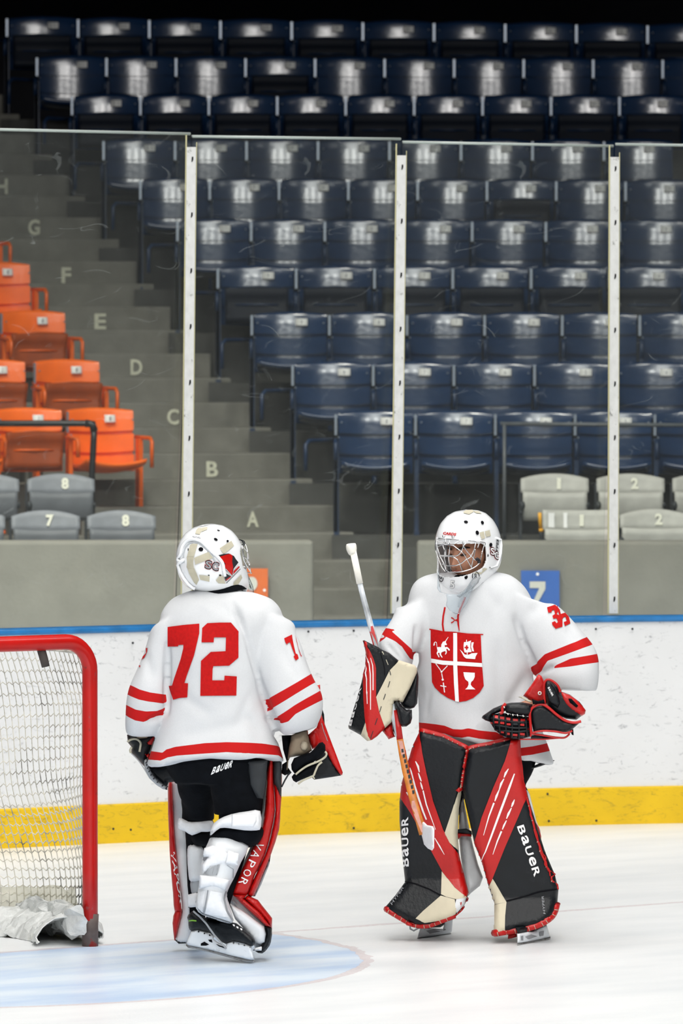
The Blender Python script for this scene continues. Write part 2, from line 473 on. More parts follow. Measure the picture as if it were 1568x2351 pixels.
# ---- ice with painted crease and goal line
ice = bpy.data.materials.new('ice'); ice.use_nodes = True
nt = ice.node_tree; b = nt.nodes['Principled BSDF']
tc = nt.nodes.new('ShaderNodeTexCoord'); sx = nt.nodes.new('ShaderNodeSeparateXYZ'); nt.links.new(tc.outputs['Object'], sx.inputs[0])
def mnode(op, a, c=None, d=None):
    n = nt.nodes.new('ShaderNodeMath'); n.operation = op
    for i, v in enumerate((a, c, d)):
        if v is None: continue
        if isinstance(v, (int, float)): n.inputs[i].default_value = v
        else: nt.links.new(v, n.inputs[i])
    return n.outputs[0]
wob = nt.nodes.new('ShaderNodeTexNoise'); wob.inputs['Scale'].default_value = 9; wob.inputs['Detail'].default_value = 8; nt.links.new(tc.outputs['Object'], wob.inputs['Vector'])
wv = mnode('MULTIPLY_ADD', wob.outputs[0], .05, -.025)
X = mnode('ADD', sx.outputs[0], wv); Y = mnode('ADD', sx.outputs[1], wv)
rad = mnode('ADD', mnode('SQRT', mnode('ADD', mnode('MULTIPLY', X, X), mnode('MULTIPLY', Y, Y))), wv)
front = mnode('LESS_THAN', Y, 0.0)
inside = mnode('MULTIPLY', mnode('LESS_THAN', rad, 1.80), front)
arc = mnode('MULTIPLY', mnode('LESS_THAN', mnode('ABSOLUTE', mnode('SUBTRACT', rad, 1.82)), .022), front)
gl = mnode('LESS_THAN', mnode('ABSOLUTE', Y), .026)
line = mnode('MAXIMUM', arc, gl)
fine = nt.nodes.new('ShaderNodeTexNoise'); fine.inputs['Scale'].default_value = 60; fine.inputs['Detail'].default_value = 8; nt.links.new(tc.outputs['Object'], fine.inputs['Vector'])
big = nt.nodes.new('ShaderNodeTexNoise'); big.inputs['Scale'].default_value = 2.2; big.inputs['Detail'].default_value = 7
mpb = nt.nodes.new('ShaderNodeMapping'); mpb.inputs['Scale'].default_value = (.5, 1.6, 1); mpb.inputs['Rotation'].default_value = (0, 0, .7)
nt.links.new(tc.outputs['Object'], mpb.inputs[0]); nt.links.new(mpb.outputs[0], big.inputs['Vector'])
base = nt.nodes.new('ShaderNodeValToRGB'); base.color_ramp.elements[0].position = .3; base.color_ramp.elements[1].position = .62
base.color_ramp.elements[0].color = (.74, .77, .79, 1); base.color_ramp.elements[1].color = (.84, .86, .87, 1); nt.links.new(big.outputs[0], base.inputs[0])
crs = nt.nodes.new('ShaderNodeValToRGB'); crs.color_ramp.elements[0].position = .36; crs.color_ramp.elements[1].position = .60
crs.color_ramp.elements[0].color = (.46, .60, .80, 1); crs.color_ramp.elements[1].color = (.70, .79, .88, 1); nt.links.new(big.outputs[0], crs.inputs[0])
m1 = nt.nodes.new('ShaderNodeMix'); m1.data_type = 'RGBA'; nt.links.new(inside, m1.inputs[0]); nt.links.new(base.outputs[0], m1.inputs[6]); nt.links.new(crs.outputs[0], m1.inputs[7])
lf = mnode('MULTIPLY', line, mnode('MULTIPLY', fine.outputs[0], .75))
m2 = nt.nodes.new('ShaderNodeMix'); m2.data_type = 'RGBA'; nt.links.new(lf, m2.inputs[0]); nt.links.new(m1.outputs[2], m2.inputs[6]); m2.inputs[7].default_value = (.45, .28, .30, 1)
nt.links.new(m2.outputs[2], b.inputs['Base Color'])
b.inputs['Roughness'].default_value = .32; b.inputs['Specular IOR Level'].default_value = .35
bp = nt.nodes.new('ShaderNodeBump'); bp.inputs['Strength'].default_value = .25; bp.inputs['Distance'].default_value = .01
nt.links.new(fine.outputs[0], bp.inputs['Height']); nt.links.new(bp.outputs[0], b.inputs['Normal'])
fl = make('floor', box(-22, 30, -30, 12, -.1, 0), ice, local=True, smooth=False)
fl.location = GC; fl.rotation_euler = (0, 0, GA); structure(fl)

# ---- curved dasher boards
YB = [(-900, 2006), (-260, 1961), (0, 1948), (230, 1937), (435, 1927), (640, 1917), (780, 1912), (915, 1907.5), (1060, 1902), (1200, 1897.5), (1380, 1893), (1568, 1889.5), (1850, 1886), (2500, 1886)]
plan = [P(x, y, ice_d(y)) for x, y in YB]
PL = [Vector((q[0], q[1], 0)) for q in spline([(p.x, p.y) for p in plan], 5)]
def pnorm(i):
    t = PL[min(i + 1, len(PL) - 1)] - PL[max(i - 1, 0)]
    return Vector((-t.y, t.x, 0)).normalized()
def board_at(px):
    """point of the board line seen in picture column px"""
    best = min(range(len(PL)), key=lambda i: abs(proj(PL[i] + Vector((0, 0, .5)))[0] - px))
    i = best; j = i + 1 if proj(PL[i] + Vector((0, 0, .5)))[0] < px else i - 1
    a, c = proj(PL[i] + Vector((0, 0, .5)))[0], proj(PL[j] + Vector((0, 0, .5)))[0]
    return PL[i].lerp(PL[j], (px - a) / (c - a))
def extr(profile):
    V = []; Fc = []; n = len(profile)
    for i, p in enumerate(PL):
        nn = pnorm(i)
        for (o, z) in profile: V.append(p + nn * o + Vector((0, 0, z)))
    for i in range(len(PL) - 1):
        for k in range(n):
            l = (k + 1) % n; Fc.append((i * n + k, i * n + l, (i + 1) * n + l, (i + 1) * n + k))
    Fc.append(tuple(range(n))); Fc.append(tuple((len(PL) - 1) * n + k for k in range(n))[::-1])
    return V, Fc
M['board_white'] = mat('board_white', (.78, .79, .80), .35, .45, var=.04, vscale=3)
add_shader_scuffs(M['board_white'], (.30, .31, .33), 13, .575, .70, (1, 1, 2.4))
add_shader_scuffs(M['board_white'], (.10, .10, .11), 16, .665, .72, (1, 1, 3.5), 7.)
M['kick_yellow'] = mat('kick_yellow', (.80, .52, .012), .4, .4, var=.08, vscale=5)
add_shader_scuffs(M['kick_yellow'], (.30, .20, .03), 12, .54, .72, (1, 1, 3.))
M['cap_blue'] = mat('cap_blue', (.015, .17, .44), .35, .5, var=.25, vscale=12)
structure(make('wall_boards', extr([(0, -.02), (0, 1.03), (.16, 1.03), (.16, -.02)]), M['board_white'], smooth=True, autosmooth=30))
structure(make('trim_1', extr([(-.014, -.02), (-.014, .183), (-.008, .19), (-.0005, .19), (-.0005, -.02)]), M['kick_yellow'], smooth=True, autosmooth=30))
structure(make('trim_2', extr([(-.012, 1.024), (-.016, 1.034), (-.012, 1.046), (.0, 1.052), (.16, 1.052), (.165, 1.04), (.16, 1.026), (.0005, 1.024)]), M['cap_blue'], smooth=True, autosmooth=40))
# fixing screws in the boards
sc = []
for px, py in [(305, 1476), (708, 1450), (812, 1448), (1368, 1444), (1452, 1444), (260, 1903), (812, 1901), (1260, 1885), (1369, 1884), (300, 1905), (1182, 1885), (1257, 1823)]:
    q = board_at(px); d = (q - Vector((0, 0, 0))).y
    sc.append(ellipsoid(P(px, py, d - .016), [Vector((.006, 0, 0)), Vector((0, .006, 0)), Vector((0, 0, .006))], 8, 6))
structure(make('trim_3', join(*sc), M['charcoal']))

# ---- concrete stands
M['concrete'] = mat('concrete', (.215, .21, .185), .9, .2, var=.14, vscale=7, bump=.2, bscale=40, dirt=(.16, .155, .13), dscale=2.2, dlo=.5, dhi=.75)
M['concrete_light'] = mat('concrete_light', (.22, .216, .19), .9, .2, var=.10, vscale=5, bump=.2, bscale=40, dirt=(.24, .23, .20), dscale=3, dlo=.55, dhi=.75)
M['letter_paint'] = mat('letter_paint', (.66, .66, .53), .8, .2, var=.15, vscale=30)
SA = R(17); SU = Vector((math.cos(SA), math.sin(SA), 0)); SN = Vector((-math.sin(SA), math.cos(SA), 0))
EDGE = [768, 670, 578, 485, 393, 315, 234, 160, 84, 8, -70]
LET = [('A', 580, 1192), ('B', 487, 1077), ('C', 397, 957), ('D', 313, 843), ('E', 230, 738), ('F', 152, 632), ('G', 78, 522), ('H', 4, 428)]
st = []; risers = []
for j in range(-4, 21):
    d = 40.9 + .39 * j; top = 1.376 + .170 * j
    k = max(0, min(9.99, j / 2)); ex = EDGE[int(k)] + (EDGE[int(k) + 1] - EDGE[int(k)]) * (k - int(k))
    if j < 0: ex = 768 + 46 * (-j)
    if j < -1: ex = 905
    yy = 830 + (CAMZ - top) * F / d
    c = P(ex, yy, d)
    back = 1.2
    st.append(obox((c.x - SU.x * 1.75, c.y - SU.y * 1.75), SU, SN, 1.75, back, max(top - .9, .02), top))
    risers.append((c, top))
stairs = make('stairs', join(*st), M['concrete'], smooth=False)
bv = stairs.modifiers.new('b', 'BEVEL'); bv.width = .012; bv.segments = 2; bv.limit_method = 'ANGLE'
structure(stairs)
tr = bvh(stairs)
for ch, px, py in LET:
    t = text_decal('row_letter', ch, (px, py), (27 if ch not in 'F' else 22, 0), (0, -36), tr, M['letter_paint'], stairs, bold=.03, off=.006)

# terraces under the seats
BR = []   # blue rows: label row, first centre, pitch, count
BR.append((968, 862, 183, 5)); BR.append((855, 764, 185, 5)); BR.append((740, 667, 178, 6)); BR.append((633, 590, 179.6, 6))
BR.append((525, 492, 169, 7)); BR.append((430, 402, 159, 8)); BR.append((340, 320, 164, 8)); BR.append((237, 244, 157, 9))
BR.append((148, 165, 159.5, 10)); BR.append((58, 98, 163.3, 10))
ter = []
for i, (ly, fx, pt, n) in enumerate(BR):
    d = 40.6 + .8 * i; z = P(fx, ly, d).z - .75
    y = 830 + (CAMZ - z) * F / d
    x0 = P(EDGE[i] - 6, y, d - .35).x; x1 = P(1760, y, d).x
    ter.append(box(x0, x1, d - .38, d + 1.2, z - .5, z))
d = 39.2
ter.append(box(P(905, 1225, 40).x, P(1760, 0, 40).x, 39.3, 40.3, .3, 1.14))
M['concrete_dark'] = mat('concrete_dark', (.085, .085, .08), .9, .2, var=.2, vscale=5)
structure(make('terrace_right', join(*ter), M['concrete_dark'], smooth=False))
ter = []
for i in range(8):
    d = 40.6 + .8 * i; z = P(100, [968, 855, 740, 633, 525, 430, 340, 237][i], d).z - .75
    y = 830 + (CAMZ - z) * F / d
    c = P(372 - 86 * i, y, d - .35)
    ter.append(obox((c.x - SU.x * 3, c.y - SU.y * 3), SU, SN, 3, 1.3, z - .5, z))
structure(make('terrace_left', join(*ter), M['concrete'], smooth=False))
# front walls of the stands
def wallbox(px0, px1, d0, d1, ytop, th):
    a = P(px0, ytop, d0); c = P(px1, ytop, d1); u = (c - a); u.z = 0; L = u.length; u.normalize(); n = Vector((-u.y, u.x, 0))
    z = a.z
    return obox((a.x, a.y), u, n, L, th, 0, z)
wl = make('wall_left', wallbox(-700, 720, 36.8, 37.0, 1244, .3), M['concrete_light'], smooth=False)
wr = make('wall_right', wallbox(958, 2300, 37.0, 37.0, 1243, .3), M['concrete_light'], smooth=False)
for w_ in (wl, wr):
    bv = w_.modifiers.new('b', 'BEVEL'); bv.width = .02; bv.segments = 2; structure(w_)
# floors where the grey seats stand
structure(make('terrace_front', join(box(-3.5, P(690, 1100, 38).x, 37.3, 39.2, .1, .56), box(-3.5, P(372, 1100, 39).x, 38.45, 40.2, .3, .78),
    box(P(1180, 1100, 38).x, 4.5, 37.3, 39.4, .1, .50), box(P(1140, 1100, 39).x, 4.5, 38.45, 40.2, .3, .74)), M['concrete'], smooth=False))
# added out-of-view roof slab and fascia, keeping lamp light off the upper rows
M['roof_dark'] = mat('roof_dark', (.03, .03, .035), .9, .1, var=.2, vscale=2)
structure(make('shade_roof', join(box(-14, 14, 44.0, 56, 6.7, 7.0), box(-14, 14, 44.0, 44.3, 6.2, 10)), M['roof_dark'], smooth=False))
structure(make('wall_back', box(-14, 14, 52.5, 52.8, 0, 8), M['roof_dark'], smooth=False))

# ---- section signs on the front walls
M['sign_orange'] = mat('sign_orange', (.62, .13, .025), .5, .4, var=.08, vscale=10)
M['sign_blue'] = mat('sign_blue', (.035, .12, .42), .5, .4, var=.08, vscale=10)
M['sign_pale'] = mat('sign_pale', (.55, .55, .50), .6, .3)
def sign(name, x0, y0, x1, y1, d, m, label, extra):
    a = P(x0, y1, d); c = P(x1, y0, d)
    o = make(name, box(a.x, c.x, d - .03, d, a.z, c.z), m, smooth=False, origin=(a + c) / 2)
    tag(o, label, 'sign'); tr = bvh(o)
    for poly, mm, nm in extra: decal(nm, [poly], tr, mm, o, .004)
    return o
sign('section_sign', 528, 1305, 615, 1392, 36.965, M['sign_orange'], 'square orange section sign on the concrete wall behind the left goalie', [(disc(578, 1340, 13, 16), M['sign_pale'], 'pale_disc'), (disc(607, 1355, 3.2), M['white_print'], 'bolt'), (disc(536, 1313, 3.2), M['white_print'], 'bolt')])
sign('section_sign', 1196, 1310, 1284, 1396, 37.0, M['sign_blue'], 'square blue section sign on the concrete wall behind the right goalie', [([(1216, 1335), (1252, 1335), (1252, 1352), (1234, 1385), (1222, 1385), (1238, 1350), (1216, 1350)], M['sign_pale'], 'numeral'), (disc(1234, 1318, 3.4), M['white_print'], 'bolt')])

# ---- glass above the boards
M['glass'] = clear_mat('glass', (.95, .975, .965), (.62, .66, .66), .0155, .07)
M['post_metal'] = mat('post_metal', (.62, .63, .62), .5, .4, metal=.0, var=.08, vscale=40, dirt=(.16, .16, .15), dscale=26, dlo=.60, dhi=.68, stretch=(1, 1, .6))
M['post_trim'] = mat('post_trim', (.50, .48, .27), .5, .4)
M['glass_edge'] = mat('glass_edge', (.42, .47, .45), .3, .5)
def panel(x0, x1, t0, t1, label, b0=None, b1=None):
    b0 = x0 if b0 is None else b0; b1 = x1 if b1 is None else b1
    a = board_at(b0); c = board_at(b1)
    u = (c - a).normalized(); n = Vector((-u.y, u.x, 0))
    a = a + n * .128; c = c + n * .128
    za = P(x0, t0, a.y).z; zc = P(x1, t1, c.y).z; zb = 1.05
    V = []
    for q, z1, xt, yt in ((a, za, x0, t0), (c, zc, x1, t1)):
        for z in (zb, z1):
            for o in (0, .013): V.append((Vector((q.x, q.y, z)) if z == zb else Vector((P(xt, yt, q.y).x, q.y, z))) + n * o)
    Fc = [(0, 2, 6, 4), (1, 5, 7, 3), (0, 1, 3, 2), (4, 6, 7, 5), (2, 3, 7, 6), (0, 4, 5, 1)]
    o = make('rink_glass', (V, Fc), M['glass'], smooth=False, origin=(a + c) / 2 + Vector((0, 0, 1.05)))
    tag(o, label, 'glass panel', 'glass panels above the boards')
    e = tube([V[2] + n * .006, V[6] + n * .006], .007, 6)
    make('top_edge', e, M['glass_edge'], o)
    return o
panel(-230, 438, 292, 307, 'scratched clear glass panel at the left, above the goal and the orange seats', -230, 426)
panel(442, 921, 313, 319, 'scratched clear glass panel rising behind the left goalie, between the first and second posts', 430, 908)
panel(925, 1409, 326, 335, 'scratched clear glass panel rising behind the right goalie, between the second and third posts', 912, 1407)
panel(1413, 2400, 331, 345, 'scratched clear glass panel at the right edge, right of the last post', 1409, 2400)
def gpost(xt, xb, yt, yb, label, left_trim):
    q = board_at((xt + xb) / 2); d = q.y + .07
    t = P(xt, yt, d); bt = P(xb, yb, d)
    o = empty('glass_post', (bt.x, bt.y, bt.z), label, 'post', 'posts between the glass panels')
    w = .0225
    ax = (t - bt)
    def bar(x0, x1, y0, y1, s0=0., s1=1.):
        V = []
        for s in (s0, s1):
            c = bt + ax * s
            for xx in (x0, x1):
                for yy in (y0, y1): V.append(c + Vector((xx, yy, 0)))
        return V, [(0, 1, 3, 2), (4, 6, 7, 5), (0, 4, 5, 1), (2, 3, 7, 6), (0, 2, 6, 4), (1, 5, 7, 3)]
    f = make('face_plate', bar(-w, w, -.02, .012, 0, .975), M['post_metal'], o, smooth=False)
    make('edge_trim', join(bar(-w - .007, -w - .0005, -.012, .016, 0, 1.), bar(w + .0005, w + .004, -.012, .016, 0, .985)), M['post_trim'], o, smooth=False)
    tr = bvh(f); px0, py0 = proj(bt); px1, py1 = proj(t)
    n = 9
    for k in range(n):
        s = .03 + .92 * k / (n - 1)
        cx, cy = px0 + (px1 - px0) * s, py0 + (py1 - py0) * s
        decal('slot', [[(cx + 1, cy - 6), (cx + 4.5, cy - 6), (cx + 4.5, cy + 1), (cx + 2, cy + 6), (cx, cy + 6)]], tr, M['hole_black'], f, .002)
gpost(440, 428, 310, 1424, 'grey metal glass post behind the left goalie\'s mask', True)
gpost(922, 910, 330, 1408, 'grey metal glass post in the middle, beside the right goalie\'s shoulder', True)
gpost(1411, 1408, 334, 1408, 'grey metal glass post at the right, beyond the right goalie', False)

# ---- rails in front of the seat rows
M['rail_black'] = mat('rail_black', (.012, .013, .015), .4, .5, var=.3, vscale=20)
M['rail_grey'] = mat('rail_grey', (.10, .11, .12), .4, .5, var=.2, vscale=20)
d = 39.9
rb = P(211, 1150, d); rb.z = .78
rl = empty('guard_rail', (rb.x, rb.y, .78), 'thick black pipe rail bent down at its end in front of the orange seats', 'rail')
make('top_rail', tube([P(-260, 973, d), P(150, 972, d), P(205, 972, d), P(213, 975, d), P(216, 984, d)], .021, 10), M['rail_black'], rl)
make('end_post', tube([P(216, 980, d), P(215, 1010, d), P(211, 1090, d), rb], .021, 10), M['rail_black'], rl)
make('elbow_fitting', tube([P(196, 972, d), P(212, 974, d), P(216.5, 990, d)], .027, 10), M['rail_black'], rl)
rb = P(1158, 1150, d); rb.z = 1.14
rl = empty('guard_rail', (rb.x, rb.y, 1.14), 'thin grey pipe rail in front of the lowest blue seats at the right', 'rail')
make('top_rail', tube([P(1150, 973, d), P(1400, 975, d), P(1800, 977, d)], .0135, 8), M['rail_grey'], rl)
make('end_post', tube([P(1158, 974, d), rb], .012, 8), M['rail_grey'], rl)
# ================================================================== SEATS
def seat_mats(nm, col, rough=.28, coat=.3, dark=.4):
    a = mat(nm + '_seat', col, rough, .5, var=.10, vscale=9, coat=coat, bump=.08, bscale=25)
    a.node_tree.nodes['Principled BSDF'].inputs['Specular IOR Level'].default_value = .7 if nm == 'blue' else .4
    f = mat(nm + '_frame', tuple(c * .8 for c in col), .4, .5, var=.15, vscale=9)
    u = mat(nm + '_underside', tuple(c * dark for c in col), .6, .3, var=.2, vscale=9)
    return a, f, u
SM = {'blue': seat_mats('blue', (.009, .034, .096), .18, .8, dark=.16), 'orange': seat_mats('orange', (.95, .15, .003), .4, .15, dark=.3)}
M['plate_white'] = mat('plate_white', (.86, .86, .84), .3, .5)
M['bracket'] = mat('bracket', (.30, .34, .40), .3, .5, metal=.7)
def slab_surface(W, rows, curve, arch_rows, th, n=14):
    """rows: (z, y); a dished shell W wide; arch_rows: extra z drop at the rim per row"""
    V = []; Fc = []; m = len(rows)
    for side in (0, 1):
        for i, (z, y) in enumerate(rows):
            for k in range(n + 1):
                u = -1 + 2 * k / n
                V.append(Vector((u * W / 2, y - curve * u * u + side * th, z - arch_rows[i] * u * u)))
    q = m * (n + 1)
    for i in range(m - 1):
        for k in range(n):
            a = i * (n + 1) + k
            Fc.append((a, a + 1, a + n + 2, a + n + 1)); a += q
            Fc.append((a + 1, a, a + n + 1, a + n + 2))
    for k in range(n):
        Fc.append((k + 1, k, q + k, q + k + 1)); a = (m - 1) * (n + 1) + k; Fc.append((a, a + 1, q + a + 1, q + a))
    for i in range(m - 1):
        a = i * (n + 1); Fc.append((a, a + n + 1, q + a + n + 1, q + a)); a += n; Fc.append((a + n + 1, a, q + a, q + a + n + 1))
    return V, Fc
def armrest_geo(sx, splay, down=.17):
    p0 = Vector((sx, .16, .63)); p1 = Vector((sx + splay * .32, -.16, .625)); p2 = Vector((sx + splay * .36, -.19, .60)); p3 = Vector((sx + splay * .36, -.19, .60 - down))
    return tube([p0, p0.lerp(p1, .5), p1, p2, p3], .014, 6)
def make_seat(kind, up):
    a, f, u = SM[kind]
    root = empty('stadium_seat', (0, 0, 0))
    def yb(z): return .13 + .07 * (z - .42)
    rows = []; arch = []
    for (z, o, ar) in [(.40, .0, -.004), (.502, -.004, -.012), (.503, .03, -.012), (.525, .03, -.012), (.526, .0, -.012), (.642, -.004, -.010), (.643, .03, -.010), (.665, .03, -.010), (.666, .0, -.008), (.74, .0, .0), (.80, .0, .010), (.816, .004, .014), (.825, .014, .018)]:
        rows.append((z, yb(z) + o + .045)); arch.append(ar)
    make('backrest', slab_surface(.495, rows, .038, arch, .036), a, root, local=True, autosmooth=40)
    pl = make('number_plate', join(tube([Vector((.035, .142, .752)), Vector((.115, .139, .752))], .026, 12)), M['plate_white'], root, local=True)
    pl.scale = (1, 1, 1)
    for v in pl.data.vertices: v.co.y = .1405 + (v.co.y - .1405) * .12 + .024 * (v.co.z - .75) / .1 + .0285
    if up:
        rr = [(.41, .06), (.47, .035), (.475, .045), (.53, .02), (.535, .03), (.60, .0), (.66, -.02), (.672, -.005)]
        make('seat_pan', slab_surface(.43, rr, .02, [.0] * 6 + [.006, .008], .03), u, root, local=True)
        make('pan_rib', join(tube([Vector((-.15, .022, .545)), Vector((0, .014, .545)), Vector((.15, .022, .545))], .007, 6), tube([Vector((-.17, -.026, .664)), Vector((0, -.012, .674)), Vector((.17, -.026, .664))], .006, 6)), f, root, local=True)
    else:
        V = []; Fc = []; n = 12; pr = [(.16, .43), (.05, .415), (-.10, .425), (-.22, .45), (-.26, .462), (-.265, .445), (-.22, .425), (-.1, .40), (.05, .39), (.16, .40)]
        for k in range(n + 1):
            q = -1 + 2 * k / n
            for (y, z) in pr: V.append(Vector((q * .225, y, z + .03 * q * q)))
        m = len(pr)
        for k in range(n):
            for i in range(m):
                l = (i + 1) % m; Fc.append((k * m + i, k * m + l, (k + 1) * m + l, (k + 1) * m + i))
        Fc.append(tuple(range(m))[::-1]); Fc.append(tuple(n * m + i for i in range(m)))
        make('seat_pan', (V, Fc), a, root, local=True)
    make('leg', join(box(-.272, -.244, .02, .12, 0, .62), box(-.275, -.241, -.10, .16, 0, .02)), f, root, local=True, smooth=False)
    make('armrest', armrest_geo(-.265, 0, .10), f, root, local=True)
    make('hinge_bracket', box(-.272, -.256, .085, .10, .66, .80), M['bracket'], root, local=True, smooth=False)
    for c in ((-.225, .10, .745), (.225, .10, .745), (-.245, .06, .645)):
        make('bolt', ellipsoid(Vector(c), [Vector((.007, 0, 0)), Vector((0, .007, 0)), Vector((0, 0, .007))], 8, 6), M['bracket'], root, local=True)
    return root
PROTO = {}
NUMS = {}
def number_mesh(txt, m):
    if (txt, m.name) not in NUMS:
        V, Fc = text_geo(txt, .0)
        w = .016 * len(txt)
        me = bpy.data.meshes.new('number'); me.from_pydata([(x * w, 0, y * .03) for x, y in V], [], Fc); me.materials.append(m); NUMS[(txt, m.name)] = me
    return NUMS[(txt, m.name)]
def place_seat(kind, up, px, ly, d, sx, rz, txt, label, cat, group, endarm=None):
    k = (kind, up)
    if k not in PROTO: PROTO[k] = make_seat(kind, up)
    o = copy_tree(PROTO[k])
    p = P(px, ly, d)
    o.location = (p.x, p.y - .12, p.z - .75); o.rotation_euler = (0, 0, rz); o.scale = (sx, 1, 1)
    tag(o, label, cat, group)
    plate = [c for c in o.children if c.name.startswith('number_plate')][0]
    for c in list(plate.children): bpy.data.objects.remove(c)
    n = bpy.data.objects.new('number', number_mesh(txt, M['grey_print'])); COL.objects.link(n); n.parent = plate; n.location = (.075, .1618, .752)
    if endarm:
        e = make('end_armrest', armrest_geo(endarm[0], endarm[1]), SM[kind][1], None, local=True); e.parent = o
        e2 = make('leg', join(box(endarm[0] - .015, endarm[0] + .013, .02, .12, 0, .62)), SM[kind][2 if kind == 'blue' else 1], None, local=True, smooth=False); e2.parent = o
    return o
ORD = ['first', 'second', 'third', 'fourth', 'fifth', 'sixth', 'seventh', 'eighth', 'ninth', 'tenth']
ROWN = ['the row level with letter C', 'the row level with letter D', 'the row level with letter E', 'the row level with letter F', 'the row level with letter G', 'the row level with letter H',
        'the row under the glass top edge', 'the first row above the glass', 'the second row above the glass', 'the dark uppermost row']
GRN = ['level with letter C', 'level with letter D', 'level with letter E', 'level with letter F', 'level with letter G', 'level with letter H', 'under the top of the glass', 'first above the glass', 'second above the glass', 'uppermost in the dark']
START = [8, 8, 9, 9, 10, 10, 11, 11, 12, 13]
protos_first = []
for i, (ly, fx, pt, n) in enumerate(BR):
    d = 40.6 + .8 * i
    for k in range(n):
        up = i in (3, 7, 9) or (i == 5 and k == 5) or (i == 8 and k == 3)
        state = 'folded-up' if up else 'lowered'
        px = fx + pt * k
        slope = {9: .011, 8: .0036, 5: .003}.get(i, .001)
        place_seat('blue', up, px, ly + slope * (px - fx), d, pt * d / F / .53, 0, str(max(1, START[i] - k)),
                   '%s blue seat, %s from the aisle, in %s' % (state, ORD[k], ROWN[i]), 'seat', 'blue seats of the row ' + GRN[i],
                   endarm=(-.265, -.55) if k == 0 else None)
OR = [(962, 240, False, 'the orange seat nearest the aisle in the front orange row', '1', True), (962, 75, True, 'the orange seat behind the black rail, second from the aisle in the front orange row', '2', False),
      (962, -90, False, 'the orange seat cut by the left edge, third from the aisle in the front orange row', '3', False),
      (850, 163, True, 'the orange seat nearest the aisle in the row level with letter D', '1', True), (850, -8, True, 'the orange seat cut by the left edge in the row level with letter D', '2', False),
      (737, 85, True, 'the orange seat nearest the aisle in the row level with letter E', '1', True), (737, -84, True, 'the orange seat beyond the left edge in the row level with letter E', '2', False),
      (625, 5, False, 'the orange seat in the row level with letter F', '1', True), (520, -76, False, 'the orange seat sliver at the left edge in the row level with letter G', '1', True)]
for ly, px, up, lb, tx, end in OR:
    i = {962: 0, 850: 1, 737: 2, 625: 3, 520: 4}[ly]; d = 40.6 + .8 * i
    if px < -84 and ly != 962: continue
    x_end = {0: 240, 1: 163, 2: 85, 3: 5, 4: -76}[i]
    place_seat('orange', up, px + 6, ly, d - .05 - (x_end - px) * d / F * .306, .92, SA, tx, lb.replace('the orange seat', 'orange seat').replace('the front orange row', 'the front row').replace('in the row level', 'in row level'), 'seat', 'orange seats left of the aisle', endarm=(.265, .05) if end else None)
# grey box seats
M['grey_seat'] = mat('grey_seat', (.19, .205, .23), .5, .4, var=.12, vscale=14, bump=.1, bscale=60)
M['pale_seat'] = mat('pale_seat', (.42, .42, .39), .5, .4, var=.10, vscale=14, bump=.1, bscale=60, dirt=(.30, .27, .21), dscale=5, dlo=.6, dhi=.75)
M['seat_iron'] = mat('seat_iron', (.03, .035, .04), .5, .4)
M['grey_dark'] = mat('grey_dark', (.11, .12, .135), .55, .4, var=.12, vscale=14)
M['cream_paint'] = mat('cream_paint', (.72, .72, .62), .7, .2)
def make_grey(m, arch, tag_):
    root = empty('box_seat', (0, 0, 0))
    rows = [(.672, .10), (.68, .095), (.71, .105), (.76, .12), (.795, .13), (.80, .14)]
    bk = make('backrest', slab_surface(.455, rows, .05, [-.008, -.008, .0, arch * .5, arch, arch * 1.05], .02), m, root, local=True)
    make('seat_pan', slab_surface(.43, [(.50, .05), (.53, .03), (.64, .02), (.676, .03), (.68, .045)], .02, [0, 0, -.004, -.008, -.008], .05), M['grey_dark'] if tag_ == 'grey' else m, root, local=True)
    make('bracket', join(box(-.24, -.222, .0, .14, .0, .60), box(-.242, -.218, -.08, .10, .55, .60), box(-.24, -.222, .10, .16, .6, .74)), M['seat_iron'], root, local=True, smooth=False)
    make('hinge', join(ellipsoid(Vector((-.222, -.08, .60)), [Vector((.02, 0, 0)), Vector((0, .03, 0)), Vector((0, 0, .03))], 10, 8), ellipsoid(Vector((.222, -.0, .60)), [Vector((.012, 0, 0)), Vector((0, .022, 0)), Vector((0, 0, .022))], 10, 8)), M['seat_iron'], root, local=True)
    return root
GP = {}
def place_grey(kind, arch, px, ly, d, sx, rz, txt, label, group):
    k = (kind, arch)
    m = M['grey_seat'] if kind == 'grey' else M['pale_seat']
    if k not in GP: GP[k] = make_grey(m, arch, kind)
    o = copy_tree(GP[k])
    p = P(px, ly, d); o.location = (p.x, p.y - .1, p.z - .715); o.rotation_euler = (0, 0, rz); o.scale = (sx, 1, 1)
    tag(o, label, 'seat', group)
    bk = [c for c in o.children if c.name.startswith('backrest')][0]
    for c in list(bk.children): bpy.data.objects.remove(c)
    if txt:
        V, Fc = text_geo(txt, .05)
        w = .05 if txt != '1' else .028
        geo = ([Vector((.03 + x * w, .094 + (y * .10 + .735 - .66) * .2 - .006, .737 + y * .072)) for x, y in V], Fc)
        g = make('painted_number', geo, M['cream_paint'], None, local=True); g.parent = bk
    return o
for px, ly, d, tx, lb in [(282, 1203, 38.0, '8', 'grey box seat numbered 8 in the front grey row at the left'), (108, 1203, 38.0, '7', 'grey box seat numbered 7 in the front grey row at the left'),
                          (-64, 1203, 38.0, '6', 'grey box seat cut by the left edge in the front grey row'), (143, 1118, 38.9, '8', 'grey box seat numbered 8 in the second grey row below the orange seats'),
                          (-30, 1118, 38.9, '7', 'grey box seat cut by the left edge in the second grey row')]:
    place_grey('grey', .035, px, ly, d, .94, R(6), tx, lb, 'grey box seats at the left')
